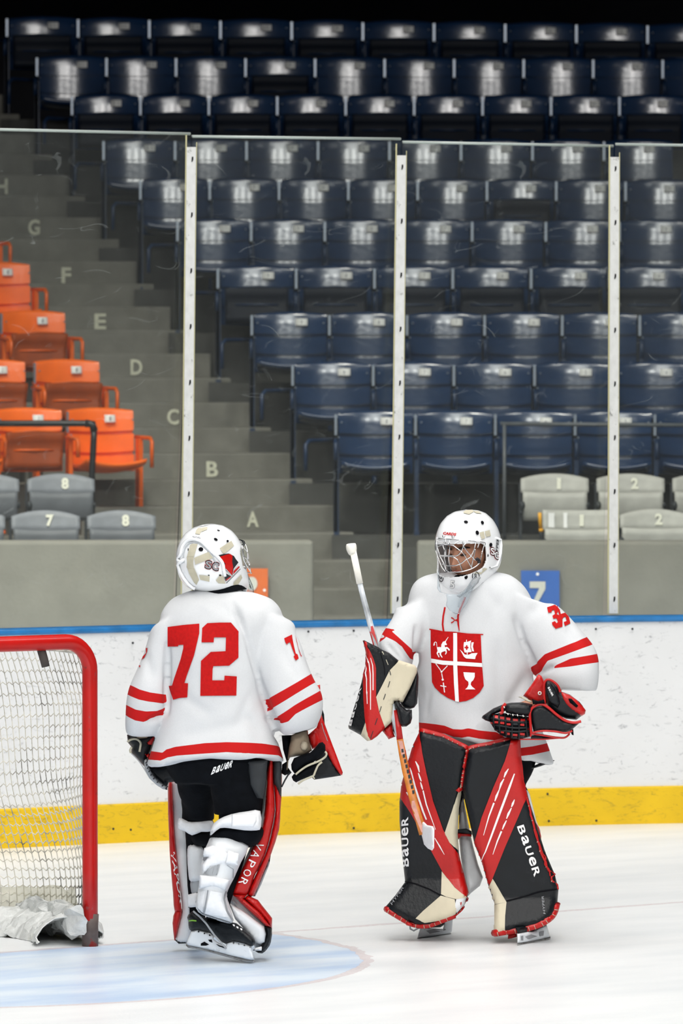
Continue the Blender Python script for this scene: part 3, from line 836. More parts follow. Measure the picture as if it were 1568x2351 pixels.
for px, ly, d, tx, ar, lb in [(1273, 1118, 38.9, '1', .03, 'pale grey box seat numbered 1 in the back row at the right'), (1447, 1118, 38.9, '2', .03, 'pale grey box seat numbered 2 behind the last glass post, back row'),
                              (1621, 1118, 38.9, '3', .03, 'pale grey box seat cut by the right edge in the back row'), (1325, 1203, 38.0, '1', -.004, 'pale grey box seat with straight top and white stripes, front row at the right'),
                              (1502, 1200, 38.0, '2', .035, 'pale grey box seat numbered 2 in the front row at the right edge')]:
    o = place_grey('pale', ar, px, ly, d, .95, 0, tx, lb, 'pale grey box seats at the right')
    if 'stripes' in lb:
        bk = [c for c in o.children if c.name.startswith('backrest')][0]
        for x0, x1 in ((-.19, -.15), (-.09, -.065)):
            V = [Vector((x, .099 - .05 * (x / .2275) ** 2 + (z - .64) * .15 - .008, z)) for x in (x0, x1) for z in (.688, .785)]
            g = make('white_stripe', (V, [(0, 2, 3, 1)]), M['white_print'], None, local=True); g.parent = bk
# yellow handle standing by the front pale seat
M['handle_yellow'] = mat('handle_yellow', (.75, .36, .01), .45, .4, var=.1, vscale=20)
d = 37.75
hb = P(1243, 1236, d); hb.z = .5
h = empty('broom_handle', (hb.x, hb.y, hb.z), 'short yellow handle standing beside the pale front box seat at the right', 'handle')
make('grip', tube([P(1239, 1177, d), P(1240, 1195, d), P(1242, 1216, d)], [.011, .011, .012], 10), M['handle_yellow'], h)
make('collar', tube([P(1242, 1214, d), P(1242.3, 1221, d)], [.014, .015], 10), M['handle_yellow'], h)
make('foot', tube([P(1242.3, 1221, d), P(1243, 1230, d), Vector((hb.x, hb.y, .5))], [.013, .013, .02], 10), M['charcoal'], h)

for o in list(PROTO.values()) + list(GP.values()):
    for c in list(o.children_recursive): bpy.data.objects.remove(c, do_unlink=True)
    bpy.data.objects.remove(o, do_unlink=True)
GEO = {o: g for o, g in GEO.items() if False}
# ================================================================== GOAL
DP = POST.y
goal = empty('hockey_goal', tuple(POST), 'red hockey goal with white net at the left edge, beside the left goalie', 'goal')
def gw(u, n, z): return POST + GU * u + GN * n + Vector((0, 0, z))
r = .031
H = 1.222
post = [gw(0, 0, 0.0), gw(0, 0, .3), gw(0, 0, .8), gw(0, 0, H - .12)] + [gw(-.12 + .12 * math.cos(a), 0, H - .12 + .12 * math.sin(a)) for a in [R(q) for q in range(10, 91, 10)]] + [gw(-.5, 0, H), gw(-1.0, 0, H), gw(-1.83 + .12, 0, H)]
post += [gw(-1.83 + .12 - .12 * math.sin(a), 0, H - .12 + .12 * math.cos(a)) for a in [R(q) for q in range(10, 91, 10)]] + [gw(-1.83, 0, .8), gw(-1.83, 0, 0)]
add_shader_scuffs(M['red_paint'], (.22, .10, .10), 11, .60, .66, (1, 1, .35), 3.)
fr = make('goal_frame', tube(post, r, 16), M['red_paint'], goal)
M['worn_metal'] = mat('worn_metal', (.13, .10, .09), .6, .4, var=.3, vscale=20, dirt=(.30, .02, .015), dscale=12, dlo=.55, dhi=.6)
make('post_foot', tube([gw(0, 0, 0), gw(0, 0, .085), gw(.004, 0, .13)], [.0325, .0325, .0318], 16), M['worn_metal'], goal)
# rear frame: bottom bar and top bar
back = [gw(.0, .03, .05), gw(.14, .35, .03), gw(.10, .75, .03), gw(-.15, 1.0, .03), gw(-.6, 1.1, .03), gw(-1.23, 1.1, .03), gw(-1.68, 1.0, .03), gw(-1.93, .75, .03), gw(-1.97, .35, .03), gw(-1.83, .03, .05)]
bs = [Vector(q) for q in spline([tuple(p) for p in back], 6)]
M['base_white'] = mat('base_white', (.70, .70, .66), .6, .3, var=.1, vscale=14)
make('base_bar', tube(bs, .024, 10), M['base_white'], goal)
topb = [gw(0.02, .03, H - .05), gw(-.06, .30, H - .03), gw(-.3, .46, H - .03), gw(-.9, .5, H - .03), gw(-1.5, .46, H - .03), gw(-1.77, .30, H - .03), gw(-1.85, .03, H - .05)]
ts = [Vector(q) for q in spline([tuple(p) for p in topb], 9)]
make('top_bar', tube(ts, .012, 8), M['base_white'], goal)
# net: a sagging sheet of knotted cord from the top bar to the base bar
def along(pl, t):
    L = [0]
    for a, b_ in zip(pl, pl[1:]): L.append(L[-1] + (b_ - a).length)
    s = t * L[-1]
    for i in range(len(pl) - 1):
        if s <= L[i + 1] + 1e-9:
            return pl[i].lerp(pl[i + 1], (s - L[i]) / max(L[i + 1] - L[i], 1e-9))
    return pl[-1]
def netp(t, v):
    a = along(ts, t); c = along(bs, t)
    p = a.lerp(c, v)
    sag = math.sin(math.pi * v) * .06
    p = p - GN * sag * (.5 + .5 * math.sin(math.pi * t)) + GU * .02 * math.sin(9 * v + 3 * t)
    nz = noise.noise_vector(Vector((t * 7, v * 4, 2.))) * .018 * math.sin(math.pi * v)
    return p + nz
NT, NV = 96, 28
M['net_cord'] = mat('net_cord', (.72, .70, .62), .9, .2, var=.2, vscale=20, dirt=(.16, .16, .15), dscale=3.2, dlo=.50, dhi=.62)
cords = []
for i in range(NT + 1):
    pts = []
    for j in range(NV * 2 + 1):
        v = j / (NV * 2); t = i / NT + (v - .0) * -.05
        if 0 <= t <= 1: pts.append(netp(t, v))
    if len(pts) > 2: cords.append(tube(pts, .0026, 4, cap=False))
for j in range(1, NV):
    pts = []
    for i in range(NT * 2 + 1):
        t = i / (NT * 2); v = j / NV + .06 * math.sin(math.pi * 2 * t) * math.sin(math.pi * j / NV) + .01 * abs(math.sin(math.pi * i / 2))
        pts.append(netp(t, min(1, max(0, v))))
    cords.append(tube(pts, .0026, 4, cap=False))
nm = make('net', join(*cords), M['net_cord'], goal); nm['kind'] = 'stuff'
# roof of the net
cords = []
xb = [gw(-.05, 0, H), gw(-1.78, 0, H)]
for i in range(1, 40):
    t = i / 40; cords.append(tube([xb[0].lerp(xb[1], t), xb[0].lerp(xb[1], t).lerp(along(ts, t), .5) - Vector((0, 0, .02)), along(ts, t)], .0026, 4, cap=False))
for j in range(1, 8):
    cords.append(tube([xb[0].lerp(xb[1], t / 20).lerp(along(ts, t / 20), j / 8) - Vector((0, 0, .02 * math.sin(math.pi * j / 8))) for t in range(21)], .0026, 4, cap=False))
make('net_roof', join(*cords), M['net_cord'], goal)['kind'] = 'stuff'
# crumpled skirt along the base
M['skirt'] = mat('skirt', (.66, .68, .67), .35, .5, var=.18, vscale=22, bump=.6, bscale=35, dirt=(.40, .37, .24), dscale=4, dlo=.58, dhi=.75)
V = []; Fc = []; n = 15; NN = 220
bs2 = bs[:]
for i in range(NN + 1):
    p = along(bs2, .002 + .98 * i / NN)
    ctr = gw(-.915, .35, 0); out = (p - ctr); out.z = 0; out.normalize()
    for k in range(n):
        a = math.pi * (1.15 * k / (n - 1) - .08)
        rr = .075 * (1 + .10 * math.sin(i * .35))
        q = p + out * (math.cos(a) * .14 - .06) + Vector((0, 0, -.03 + max(.002, math.sin(a) * rr * 1.3)))
        nz = noise.noise_vector(q * 11) * .020 + noise.noise_vector(q * 30) * .017
        q = q + nz
        q.z = max(q.z, .004); V.append(q)
for i in range(NN):
    for k in range(n - 1):
        Fc.append((i * n + k, i * n + k + 1, (i + 1) * n + k + 1, (i + 1) * n + k))
sk = make('skirt', (V, Fc), M['skirt'], goal, smooth=False)
so = sk.modifiers.new('t', 'SOLIDIFY'); so.thickness = .004
# second fold: clear sheet lying behind
V = []; Fc = []
for i in range(121):
    p = along(bs2, .005 + .98 * i / 120); ctr = gw(-.915, .35, 0); out = (p - ctr); out.z = 0; out.normalize()
    for k in range(7):
        q = p - out * .04 * k / 6 + Vector((0, 0, .02 + .15 * k / 6 + .05 * noise.noise(Vector((i * .12, k * .2, 5.))))) + noise.noise_vector(Vector((i * .2, k * .5, 1.))) * .025
        V.append(q)
for i in range(120):
    for k in range(6): Fc.append((i * 7 + k, i * 7 + k + 1, i * 7 + k + 8, i * 7 + k + 7))
M['skirt_sheet'] = clear_mat('skirt_sheet', (.95, .94, .86), (.70, .68, .56), .55)
make('skirt_sheet', (V, Fc), M['skirt_sheet'], goal)
# rubber strap hanging from the crossbar
q0 = P(92, 1488, DP + .0); d0 = (q0 - POST); uu = (92 - 207) * DP / F / GU.x
s0 = gw(uu, .0, H - .02); 
dd = s0.y + .05
make('hanging_strap', tube([P(93, 1478, dd), P(94, 1490, dd - .02), P(101, 1514, dd - .02), P(105, 1531, dd - .02)], [.017, .018, .0175, .0165], 12), mat('rubber', (.075, .065, .06), .7, .3, var=.15, vscale=20), goal)

# crumpled end of the skirt tucked in beside the post
V = []; Fc = []; n = 18; NN = 60
for i in range(NN + 1):
    p = along(bs2, .004 + .15 * i / NN) - GU * .05
    for k in range(n):
        a = 2 * math.pi * k / n
        q = p + Vector((0, -.02, .055)) + Vector((math.cos(a) * .05, -.05 * math.cos(a), math.sin(a) * .062))
        q = q + noise.noise_vector(q * 14) * .028 + noise.noise_vector(q * 33) * .016
        q.z = max(q.z, .004); V.append(q)
for i in range(NN):
    for k in range(n):
        l = (k + 1) % n; Fc.append((i * n + k, i * n + l, (i + 1) * n + l, (i + 1) * n + k))
Fc.append(tuple(range(n))[::-1]); Fc.append(tuple(NN * n + k for k in range(n)))
make('skirt', (V, Fc), M['skirt'], goal, smooth=False)
# ================================================================== MASKS (both goalies)
MROWS = [  # z, front, back, half width, superellipse exponent
    (.168, .005, -.005, .005), (.163, .045, -.045, .045), (.148, .082, -.082, .074), (.12, .114, -.112, .098), (.085, .136, -.134, .113), (.045, .148, -.146, .122), (.0, .150, -.148, .125),
    (-.04, .148, -.140, .123), (-.075, .150, -.118, .117), (-.105, .152, -.075, .106), (-.13, .150, -.03, .09), (-.152, .138, .02, .068), (-.166, .118, .06, .04)]
def mask_point(z, az, grow=0.):
    rows = MROWS
    if z >= rows[0][0]: q = rows[0]
    elif z <= rows[-1][0]: q = rows[-1]
    else:
        for i in range(len(rows) - 1):
            if rows[i][0] >= z >= rows[i + 1][0]:
                q = cr(rows, i, (rows[i][0] - z) / (rows[i][0] - rows[i + 1][0])); break
    f, b, w = q[1], q[2], q[3]
    c = (f + b) / 2; h = (f - b) / 2
    ca, sa = math.cos(az), math.sin(az)
    e = 2 / 2.25
    return (c + (h + grow) * math.copysign(abs(ca) ** e, ca), (w + grow) * math.copysign(abs(sa) ** e, sa), z)
class Frame:
    def __init__(s, C, yaw, pitch, roll=0., k=1.):
        # yaw measured from picture right (x) towards depth (y); right-hand side = -left
        s.C = C
        f = Vector((math.cos(yaw) * math.cos(pitch), math.sin(yaw) * math.cos(pitch), math.sin(pitch)))
        l = Vector((-math.sin(yaw), math.cos(yaw), 0)); u = f.cross(l)
        rot = Matrix.Rotation(roll, 3, f); s.f = f * k; s.l = rot @ l * k; s.u = rot @ u * k
    def __call__(s, p): return s.C + s.f * p[0] + s.l * p[1] + s.u * p[2]
def mask_shell(fr, open_az, z_lo, z_hi, nu=80, nz=56, back_open=True):
    V = []; Fc = []; zs = [.168 - (.334) * (i / nz) for i in range(nz + 1)]
    for z in zs:
        for k in range(nu): V.append(fr(mask_point(z, -math.pi + 2 * math.pi * k / nu)))
    for i in range(nz):
        zm = (zs[i] + zs[i + 1]) / 2
        for k in range(nu):
            az = -math.pi + 2 * math.pi * (k + .5) / nu
            w = open_az * (1 - .25 * max(0, (zm - 0) / z_hi) ** 4 - .30 * max(0, (-zm) / -z_lo) ** 3)
            if abs(az) < w and z_lo + .012 * (az / open_az) ** 2 * 3 < zm < z_hi - .008 * (az / open_az) ** 2: continue
            if back_open and zm < -.10 and abs(az) > 2.0: continue
            if zm < -.125 and abs(az) > 1.5: continue
            l = (k + 1) % nu
            Fc.append((i * nu + k, (i + 1) * nu + k, (i + 1) * nu + l, i * nu + l))
    return V, Fc
def rim_tube(fr, pts, r, grow=.004):
    return tube([fr(mask_point(z, a, grow)) for a, z in pts], r, 8)

# ================================================================== LEFT GOALIE (seen from behind)
D = 23.75
jersey_mat = {}
def jersey_material(name):
    m = mat(name, (.64, .655, .675), .8, .25, var=.03, vscale=200, bump=.10, bscale=300)
    nt = m.node_tree; b = nt.nodes['Principled BSDF']
    lk = [l for l in nt.links if l.to_socket == b.inputs['Base Color']][0]
    at = nt.nodes.new('ShaderNodeAttribute'); at.attribute_name = 'stripe'
    g = nt.nodes.new('ShaderNodeMath'); g.operation = 'GREATER_THAN'; g.inputs[1].default_value = 0.
    nt.links.new(at.outputs['Fac'], g.inputs[0])
    mx = nt.nodes.new('ShaderNodeMix'); mx.data_type = 'RGBA'; nt.links.new(g.outputs[0], mx.inputs[0])
    nt.links.new(lk.from_socket, mx.inputs[6]); mx.inputs[7].default_value = (.50, .006, .006, 1)
    nt.links.remove(lk); nt.links.new(mx.outputs[2], b.inputs['Base Color'])
    return m
M['jersey'] = jersey_material('jersey')
def build_jersey(name, torso, arms, D, hem_fn, arm_polys, creases, parent, voxel=.0075, amp=.009, seed=0.):
    geos = [torso] + arms
    V, Fc, N = remesh(geos, voxel, 10)
    trees = [BVHTree.FromPolygons(*g) for g in geos]
    out = []; sv = []
    for v, n in zip(V, N):
        px, py = proj(v)
        ds = [(9. if q[3] is None else q[3]) for q in (t.find_nearest(v) for t in trees)]
        own = min(range(len(ds)), key=lambda i: ds[i])
        oth = min(d for i, d in enumerate(ds) if i != own)
        lim = (oth - ds[own]) * 500 + 1.
        s = min(lim, hem_fn(px, py)) if own == 0 else min(lim, max([sd_poly((px, py), p) for p in arm_polys[own - 1]] + [-99]))
        sv.append(s)
        q = Vector((v.x * 5 + seed, v.y * 5, v.z * 3.2))
        h = noise.noise(q) * amp + noise.noise(q * 2.3) * amp * .55 + (abs(noise.noise(q * 1.4 + Vector((9, 3, 1)))) - .2) * amp * .8
        for (x1, y1, x2, y2, w, dep) in creases:
            dx, dy = x2 - x1, y2 - y1; L = dx * dx + dy * dy
            t = max(0, min(1, ((px - x1) * dx + (py - y1) * dy) / L))
            dd = math.hypot(px - x1 - t * dx, py - y1 - t * dy)
            h -= dep * 1.35 * math.exp(-(dd / w) ** 2) * (1 - (2 * t - 1) ** 4 * .6)
        out.append(v + n * h)
    o = make(name, (out, Fc), M['jersey'], parent)
    at = o.data.attributes.new('stripe', 'FLOAT', 'POINT')
    at.data.foreach_set('value', sv)
    return o
def band(fn_top, fn_bot):
    return lambda x, y: min(y - fn_top(x), fn_bot(x) - y)
def pw(pts):
    def f(x):
        if x <= pts[0][0]: return pts[0][1]
        for (a, b), (c, d) in zip(pts, pts[1:]):
            if x <= c: return b + (d - b) * (x - a) / (c - a)
        return pts[-1][1]
    return f
def limb_body(rows, D): return loft(rows, D, 20, 2., 5)

base72 = P(545, 2190, 23.8); base72.z = 0
# body (hidden almost everywhere by the equipment)
C72 = P(484, 1294, D - .02)
F72 = Frame(C72, R(40), R(14), R(0), .92)
hd = ellipsoid(C72 - F72.u * .005, [F72.f * .098, F72.l * .078, F72.u * .118], 28, 18)
nk = loft([(497, 1320, 0, 36, .062), (500, 1350, 0, 38, .066), (503, 1385, 0, 60, .08)], D, 20, 2., 4)
tb = loft([(503, 1380, 0, 70, .09), (503, 1420, 0, 98, .11), (495, 1550, 0, 86, .11), (496, 1700, 0, 92, .12), (505, 1765, 0, 80, .12), (508, 1795, 0, 58, .09)], D, 24, 2.2, 5)
aL = loft([(425, 1410, 0, 28, .055), (384, 1470, -.0, 26, .052), (352, 1570, .02, 24, .045), (330, 1680, .10, 20, .035), (338, 1725, .14, 18, .03), (345, 1765, .15, 12, .02)], D, 18, 2., 5)
aR = loft([(600, 1400, 0, 30, .055), (628, 1470, .0, 29, .052), (662, 1570, .02, 25, .045), (688, 1660, .06, 17, .033), (696, 1715, .07, 15, .028), (702, 1755, .1, 12, .02)], D, 18, 2., 5)
lL = loft([(456, 1800, .12, 34, .07), (455, 1870, .24, 30, .06), (452, 1950, .36, 20, .045), (450, 2060, .42, 17, .035), (448, 2120, .42, 17, .04)], D, 18, 2., 5)
lR = loft([(535, 1800, -.02, 52, .09), (545, 1870, .0, 38, .07), (530, 1960, -.0, 28, .05), (503, 2070, -.05, 20, .035), (497, 2105, -.05, 20, .035)], D, 18, 2., 5)
Vb, Fb, _ = remesh([hd, nk, tb, aL, aR, lL, lR], .012, 4)
g72 = make('person', (Vb, Fb), M['skin'], origin=base72)
tag(g72, 'ice hockey goalie seen from behind in white jersey with red 72, standing by the goal', 'person')

# jersey
torso = loft([(512, 1356, 0, 58, .075, .03), (510, 1364, 0, 86, .10, .02), (508, 1382, .0, 118, .135, 0), (505, 1420, 0, 140, .165, 0), (495, 1490, 0, 127, .18, 0), (492, 1580, 0, 116, .18, 0), (496, 1650, 0, 126, .185, .0), (497, 1705, 0, 143, .20, .0), (497, 1746, 0, 158, .21, .0)], D, 56, 2.35, 8)
# the hem dips at the left
tv = []
for v in torso[0]:
    px, py = proj(v)
    k = max(0, min(1, (py - 1640) / 106))
    dy = k * k * pw([(335, 10), (372, 11), (402, 0), (490, -11), (560, -9), (640, -6), (656, 8)])(px)
    tv.append(v + Vector((0, 0, -dy * v.y / F)))
torso = (tv, torso[1])
armL = loft([(432, 1392, -.0, 42, .09, 1.05 - 1.57), (394, 1416, -.01, 52, .10, .55 - 1.0), (371, 1470, -.02, 41, .095, -.30), (354, 1530, -.03, 37, .09, .10), (342, 1590, -.04, 47, .095, .16), (333, 1640, -.03, 45, .09, .05), (329, 1680, -.0, 40, .08, -.02), (333, 1688, .01, 34, .07, -.05)], D, 36, 2.3, 8)
armR = loft([(572, 1392, .0, 42, .09, .4), (614, 1410, -.01, 56, .10, .32), (624, 1462, -.03, 56, .105, -.10), (640, 1515, -.05, 60, .11, -.40), (663, 1580, -.07, 62, .115, -.50), (681, 1625, -.07, 66, .11, -.50), (689, 1660, -.06, 57, .10, -.42), (690, 1682, -.04, 38, .08, -.25)], D, 36, 2.3, 8)
polyR = [[(560, 1634), (620, 1602), (693, 1560), (760, 1520), (768, 1543), (716, 1571), (627, 1625), (570, 1662)],
         [(600, 1664), (626, 1652), (639, 1644), (676, 1620), (728, 1590), (760, 1570), (770, 1590), (736, 1609), (678, 1640), (662, 1656), (646, 1661), (632, 1661), (600, 1650)]]
polyL = [[(270, 1557), (297, 1572), (320, 1583), (345, 1590), (388, 1596), (410, 1598), (410, 1619), (388, 1617), (342, 1611), (318, 1606), (298, 1598), (270, 1580)],
         [(270, 1608), (293, 1620), (312, 1629), (335, 1633), (360, 1632), (382, 1624), (400, 1616), (400, 1640), (380, 1640), (355, 1650), (330, 1656), (312, 1653), (291, 1643), (270, 1630)]]
hem72 = band(pw([(300, 1724), (345, 1725), (376, 1729), (384, 1721), (402, 1715), (470, 1706), (520, 1704), (600, 1707), (640, 1712), (656, 1722), (680, 1726)]),
             pw([(300, 1744), (342, 1745), (372, 1747), (386, 1739), (405, 1735), (470, 1730), (520, 1727), (600, 1731), (640, 1734), (656, 1744), (680, 1746)]))
cr72 = [(532, 1378, 568, 1470, 7, .010), (568, 1470, 596, 1570, 7, .012), (596, 1570, 640, 1690, 8, .012), (384, 1480, 384, 1640, 6, .014), (500, 1385, 545, 1420, 14, .006), (420, 1600, 480, 1640, 14, .006),
        (545, 1400, 556, 1440, 8, .008), (330, 1500, 352, 1560, 12, .006), (640, 1480, 690, 1560, 14, .005), (612, 1650, 640, 1658, 6, .012), (340, 1655, 372, 1642, 7, .012), (560, 1640, 600, 1690, 14, .007), (420, 1690, 560, 1660, 16, .005), (470, 1395, 440, 1440, 18, .005), (570, 1600, 540, 1680, 12, .005)]
j72 = build_jersey('jersey', torso, [armL, armR], D, hem72, [polyL, polyR], cr72, g72)
T72 = bvh(j72)
c1 = crop(2.958, 270, 1180)
decal('back_number', [c1([(340, 768), (448, 754), (556, 745), (555, 810), (520, 960), (470, 1100), (455, 1148), (480, 1150), (474, 1245), (420, 1250), (380, 1262), (347, 1168), (372, 1165), (385, 1120), (430, 985), (448, 910), (448, 888), (415, 890), (413, 900), (340, 900)])], T72, M['red_cloth'], j72, .004, 9)
decal('back_number', [c1([(575, 775), (610, 742), (690, 738), (770, 738), (820, 798), (820, 975), (757, 1030), (650, 1033), (645, 1055), (643, 1130), (724, 1130), (726, 1098), (809, 1103), (806, 1233), (562, 1235), (566, 998), (632, 937), (733, 932), (736, 838), (655, 838), (652, 872), (570, 872)])], T72, M['red_cloth'], j72, .004, 9)
decal('sleeve_number', [c1([(1130, 845), (1182, 820), (1186, 850), (1196, 900), (1208, 948), (1220, 955), (1228, 982), (1208, 996), (1194, 970), (1202, 960), (1185, 915), (1170, 872), (1152, 880), (1150, 890), (1138, 872)])], T72, M['red_cloth'], j72, .004, 8)
decal('sleeve_number', [c1([(1204, 822), (1212, 850), (1226, 910), (1240, 950), (1250, 970), (1243, 968), (1232, 940), (1214, 870)])], T72, M['red_cloth'], j72, .004, 8)
decal('sleeve_number', [c1([(162, 865), (172, 866), (168, 890), (158, 925), (148, 935), (152, 905)]), c1([(163, 905), (185, 880), (206, 895), (203, 935), (185, 975), (160, 995), (152, 1005), (160, 1015), (155, 1042), (122, 1030), (128, 995), (150, 965), (175, 940), (185, 915), (178, 912), (170, 925)])], T72, M['red_cloth'], j72, .004, 8)
ng = loft([(500, 1330, -.0, 47, .085), (505, 1345, 0, 50, .09), (508, 1362, 0, 60, .095)], D, 28, 2.2, 5)
make('neck_guard', ng, M['black_cloth'], g72)

# mask
shell = make('goalie_mask', mask_shell(F72, R(60), -.075, .05, 180, 120), M['white_shell'], g72)
so = shell.modifiers.new('t', 'SOLIDIFY'); so.thickness = .006; so.offset = -1
c3 = crop(6.817, 400, 1190)
# raised rim around the back plate (outer shell edge)
TM = bvh(shell)
def on_mask(pts, tree, off, frc):
    out = []
    for (x, y) in pts:
        d = (P(x, y, 10) - CAMV).normalized(); h = tree.ray_cast(CAMV, d, 60)
        if h[0] is None:
            h = tree.find_nearest(P(x, y, frc.C.y)); out.append(h[0] + (h[0] - frc.C).normalized() * off)
        else: out.append(h[0] - d * off * .6 + (h[0] - frc.C).normalized() * off * .5)
    return out
rim = c3(round_poly([(118, 700), (112, 560), (140, 440), (205, 362), (290, 338), (380, 350), (450, 392), (530, 470), (610, 545), (692, 622), (752, 705), (772, 810), (795, 935), (832, 1065)], 4)[:-8])
RIMP = on_mask(rim, TM, .006, F72)
make('shell_rim', tube(RIMP, .007, 8), M['white_shell'], shell)
M['shell_inner'] = mat('shell_inner', (.50, .53, .56), .5, .3)
inr = c3([(150, 700), (150, 560), (180, 455), (240, 392), (310, 372), (390, 388), (450, 430), (525, 505), (590, 585), (640, 680), (680, 770)])
make('inner_rim_tube', tube(on_mask(inr, TM, .001, F72), .004, 6), M['shell_inner'], shell)  # thin grey tube following the inside of the rim
fl = c3([(165, 650), (85, 700), (72, 730), (110, 840), (160, 930), (230, 1020), (300, 1075), (335, 1090)])
make('ear_flange', tube(on_mask(fl, TM, .010, F72), .0065, 8), M['white_shell'], shell)
for poly, mm, nm in [
    ([(250, 420), (280, 400), (368, 403), (340, 500), (310, 600), (200, 610), (230, 500)], 'strap_beige', 'strap'),
    ([(200, 605), (312, 605), (300, 690), (310, 780), (200, 770), (205, 690)], 'strap_beige', 'strap_buckle'),
    ([(205, 770), (310, 770), (350, 860), (390, 960), (350, 1040), (310, 1000), (240, 870)], 'strap_beige', 'strap'),
    ([(315, 620), (540, 525), (620, 615), (330, 725)], 'strap_beige', 'strap'),
    ([(390, 885), (555, 905), (550, 990), (410, 960)], 'strap_beige', 'strap'),
    ([(330, 245), (345, 190), (380, 155), (440, 160), (430, 200), (400, 255)], 'strap_beige', 'strap'),
    ([(440, 150), (520, 140), (520, 175), (430, 215)], 'strap_beige', 'strap'),
    ([(708, 472), (815, 400), (890, 355), (930, 430), (850, 500), (770, 555)], 'strap_beige', 'foam_pad'),
    ([(650, 970), (720, 880), (770, 910), (800, 1020), (690, 1015)], 'strap_beige', 'foam_pad'),
    ([(930, 1000), (1040, 880), (1060, 930), (1000, 1030), (920, 1045)], 'strap_beige', 'foam_pad'),
    (disc(418, 486, 37, 33), 'hole_black', 'vent_hole'), (disc(648, 332, 32, 20, rot=.5), 'hole_black', 'vent_hole'), (disc(832, 358, 18), 'hole_black', 'vent_hole'), (disc(690, 192, 25, 9, rot=.4), 'hole_black', 'vent_hole'),
    (disc(717, 890, 18, 15), 'hole_black', 'vent_hole'), (disc(222, 490, 7, 22), 'hole_black', 'vent_hole'), (disc(540, 890, 15, 8), 'hole_black', 'vent_hole'),
    # plain painted panel in red, black and grey
    ([(690, 578), (765, 560), (850, 552), (930, 590), (960, 640), (1000, 690), (925, 790), (905, 905), (760, 770), (735, 740), (775, 715), (720, 635)], 'ink', 'painted_panel'),
    ([(712, 600), (790, 575), (870, 556), (905, 590), (900, 680), (915, 760), (900, 890), (790, 770), (750, 735), (800, 715), (740, 650)], 'red_paint', 'painted_panel'),
    ([(745, 830), (885, 905), (800, 985), (780, 900)], 'charcoal', 'painted_band'), ([(795, 965), (885, 903), (890, 915), (800, 985)], 'red_paint', 'painted_band'), ([(920, 830), (1010, 745), (1020, 765), (918, 875)], 'red_paint', 'painted_band'),
    (line_poly([(810, 1015), (910, 915), (1030, 790)], 9), 'ink', 'painted_line'), (line_poly([(800, 790), (905, 905), (930, 790), (1000, 700)], 9), 'white_shell', 'painted_line')]:
    decal(nm, [c3(poly)], TM, M[mm], shell, .0035 if nm not in ('painted_panel', 'strap_buckle') else (.0035 if mm == 'ink' else .005), 9)
for ch, cx, cy in (('S', 535, 726), ('C', 642, 752)):
    for bold, m_, of in ((.075, 'red_paint', .003), (.055, 'ink', .0042), (.02, 'grey_print', .0052)):
        e = {.075: 1.14, .055: 1.08, .02: .88}[bold]
        text_decal('letter_print', ch, c3([(cx, cy)])[0], (15 * e, 3 * e), (2.6 * e, -19 * e), TM, M[m_], shell, bold=bold, off=of)
text_decal('small_print', '906', c3([(350, 300)])[0], (18, 1.5), (-2, -5), TM, M['grey_print'], shell, bold=.02, off=.003)
# cage wires on the face opening
def cage_p(fr, az, z, out=.018):
    p = mask_point(z, az, out); return fr(p)
def make_cage(fr, parent):
    w = []
    zt, zb = .062, -.085
    w.append([(-1.0 + .1 * i, zt - .012 * ((-1.0 + .1 * i) / 1) ** 2) for i in range(21)])
    w.append([(-.8 + .08 * i, zb + .02 * ((-.8 + .08 * i) / 1) ** 2) for i in range(21)])
    w.append([(-1.0, zt - .012), (-1.06, 0), (-.95, -.04), (-.8, zb + .013)]); w.append([(1.0, zt - .012), (1.06, 0), (.95, -.04), (.8, zb + .013)])
    for a in (-.12, .12): w.append([(a, zt), (a, 0), (a, zb)])
    for s in (-1, 1):
        w.append([(s * .12, .045), (s * .4, .048), (s * .7, .02), (s * .95, -.02)])
        w.append([(s * .12, -.012), (s * .4, -.02), (s * .7, .01), (s * .95, .045)])
        w.append([(s * .3, -.02), (s * .42, -.05), (s * .45, zb)])
        w.append([(s * .12, -.05), (s * .5, -.045), (s * .98, -.0)])
    for pts in w:
        q = spline([(a, z) for a, z in pts], 4)
        make('cage_wire', tube([cage_p(fr, a, z, .016 - .10 * max(0, abs(a) - .8) ** 2) for a, z in q], .0021, 6), M['chrome'], parent)
cg = make('cage', tube([cage_p(F72, a, .062 - .012 * a * a, .010) for a in [-1.0 + .1 * i for i in range(21)]], .003, 6), M['chrome'], shell)
make_cage(F72, cg)
# clear throat guard
M['clear_plastic'] = clear_mat('clear_plastic', (.90, .93, .95), (.72, .78, .82), .16)
tg = [(553, 1300), (562, 1299), (570, 1320), (581, 1345), (584, 1366), (578, 1372), (566, 1368), (560, 1340)]
tgo = make('throat_guard', pillow(tg, D, .14, .012, .0, 8, 5), M['clear_plastic'], g72)
text_decal('maker_print', 'Bauer', (573, 1340), (9, 26), (4, -2.5), bvh(tgo), M['ink'], tgo, bold=.03, off=.003)

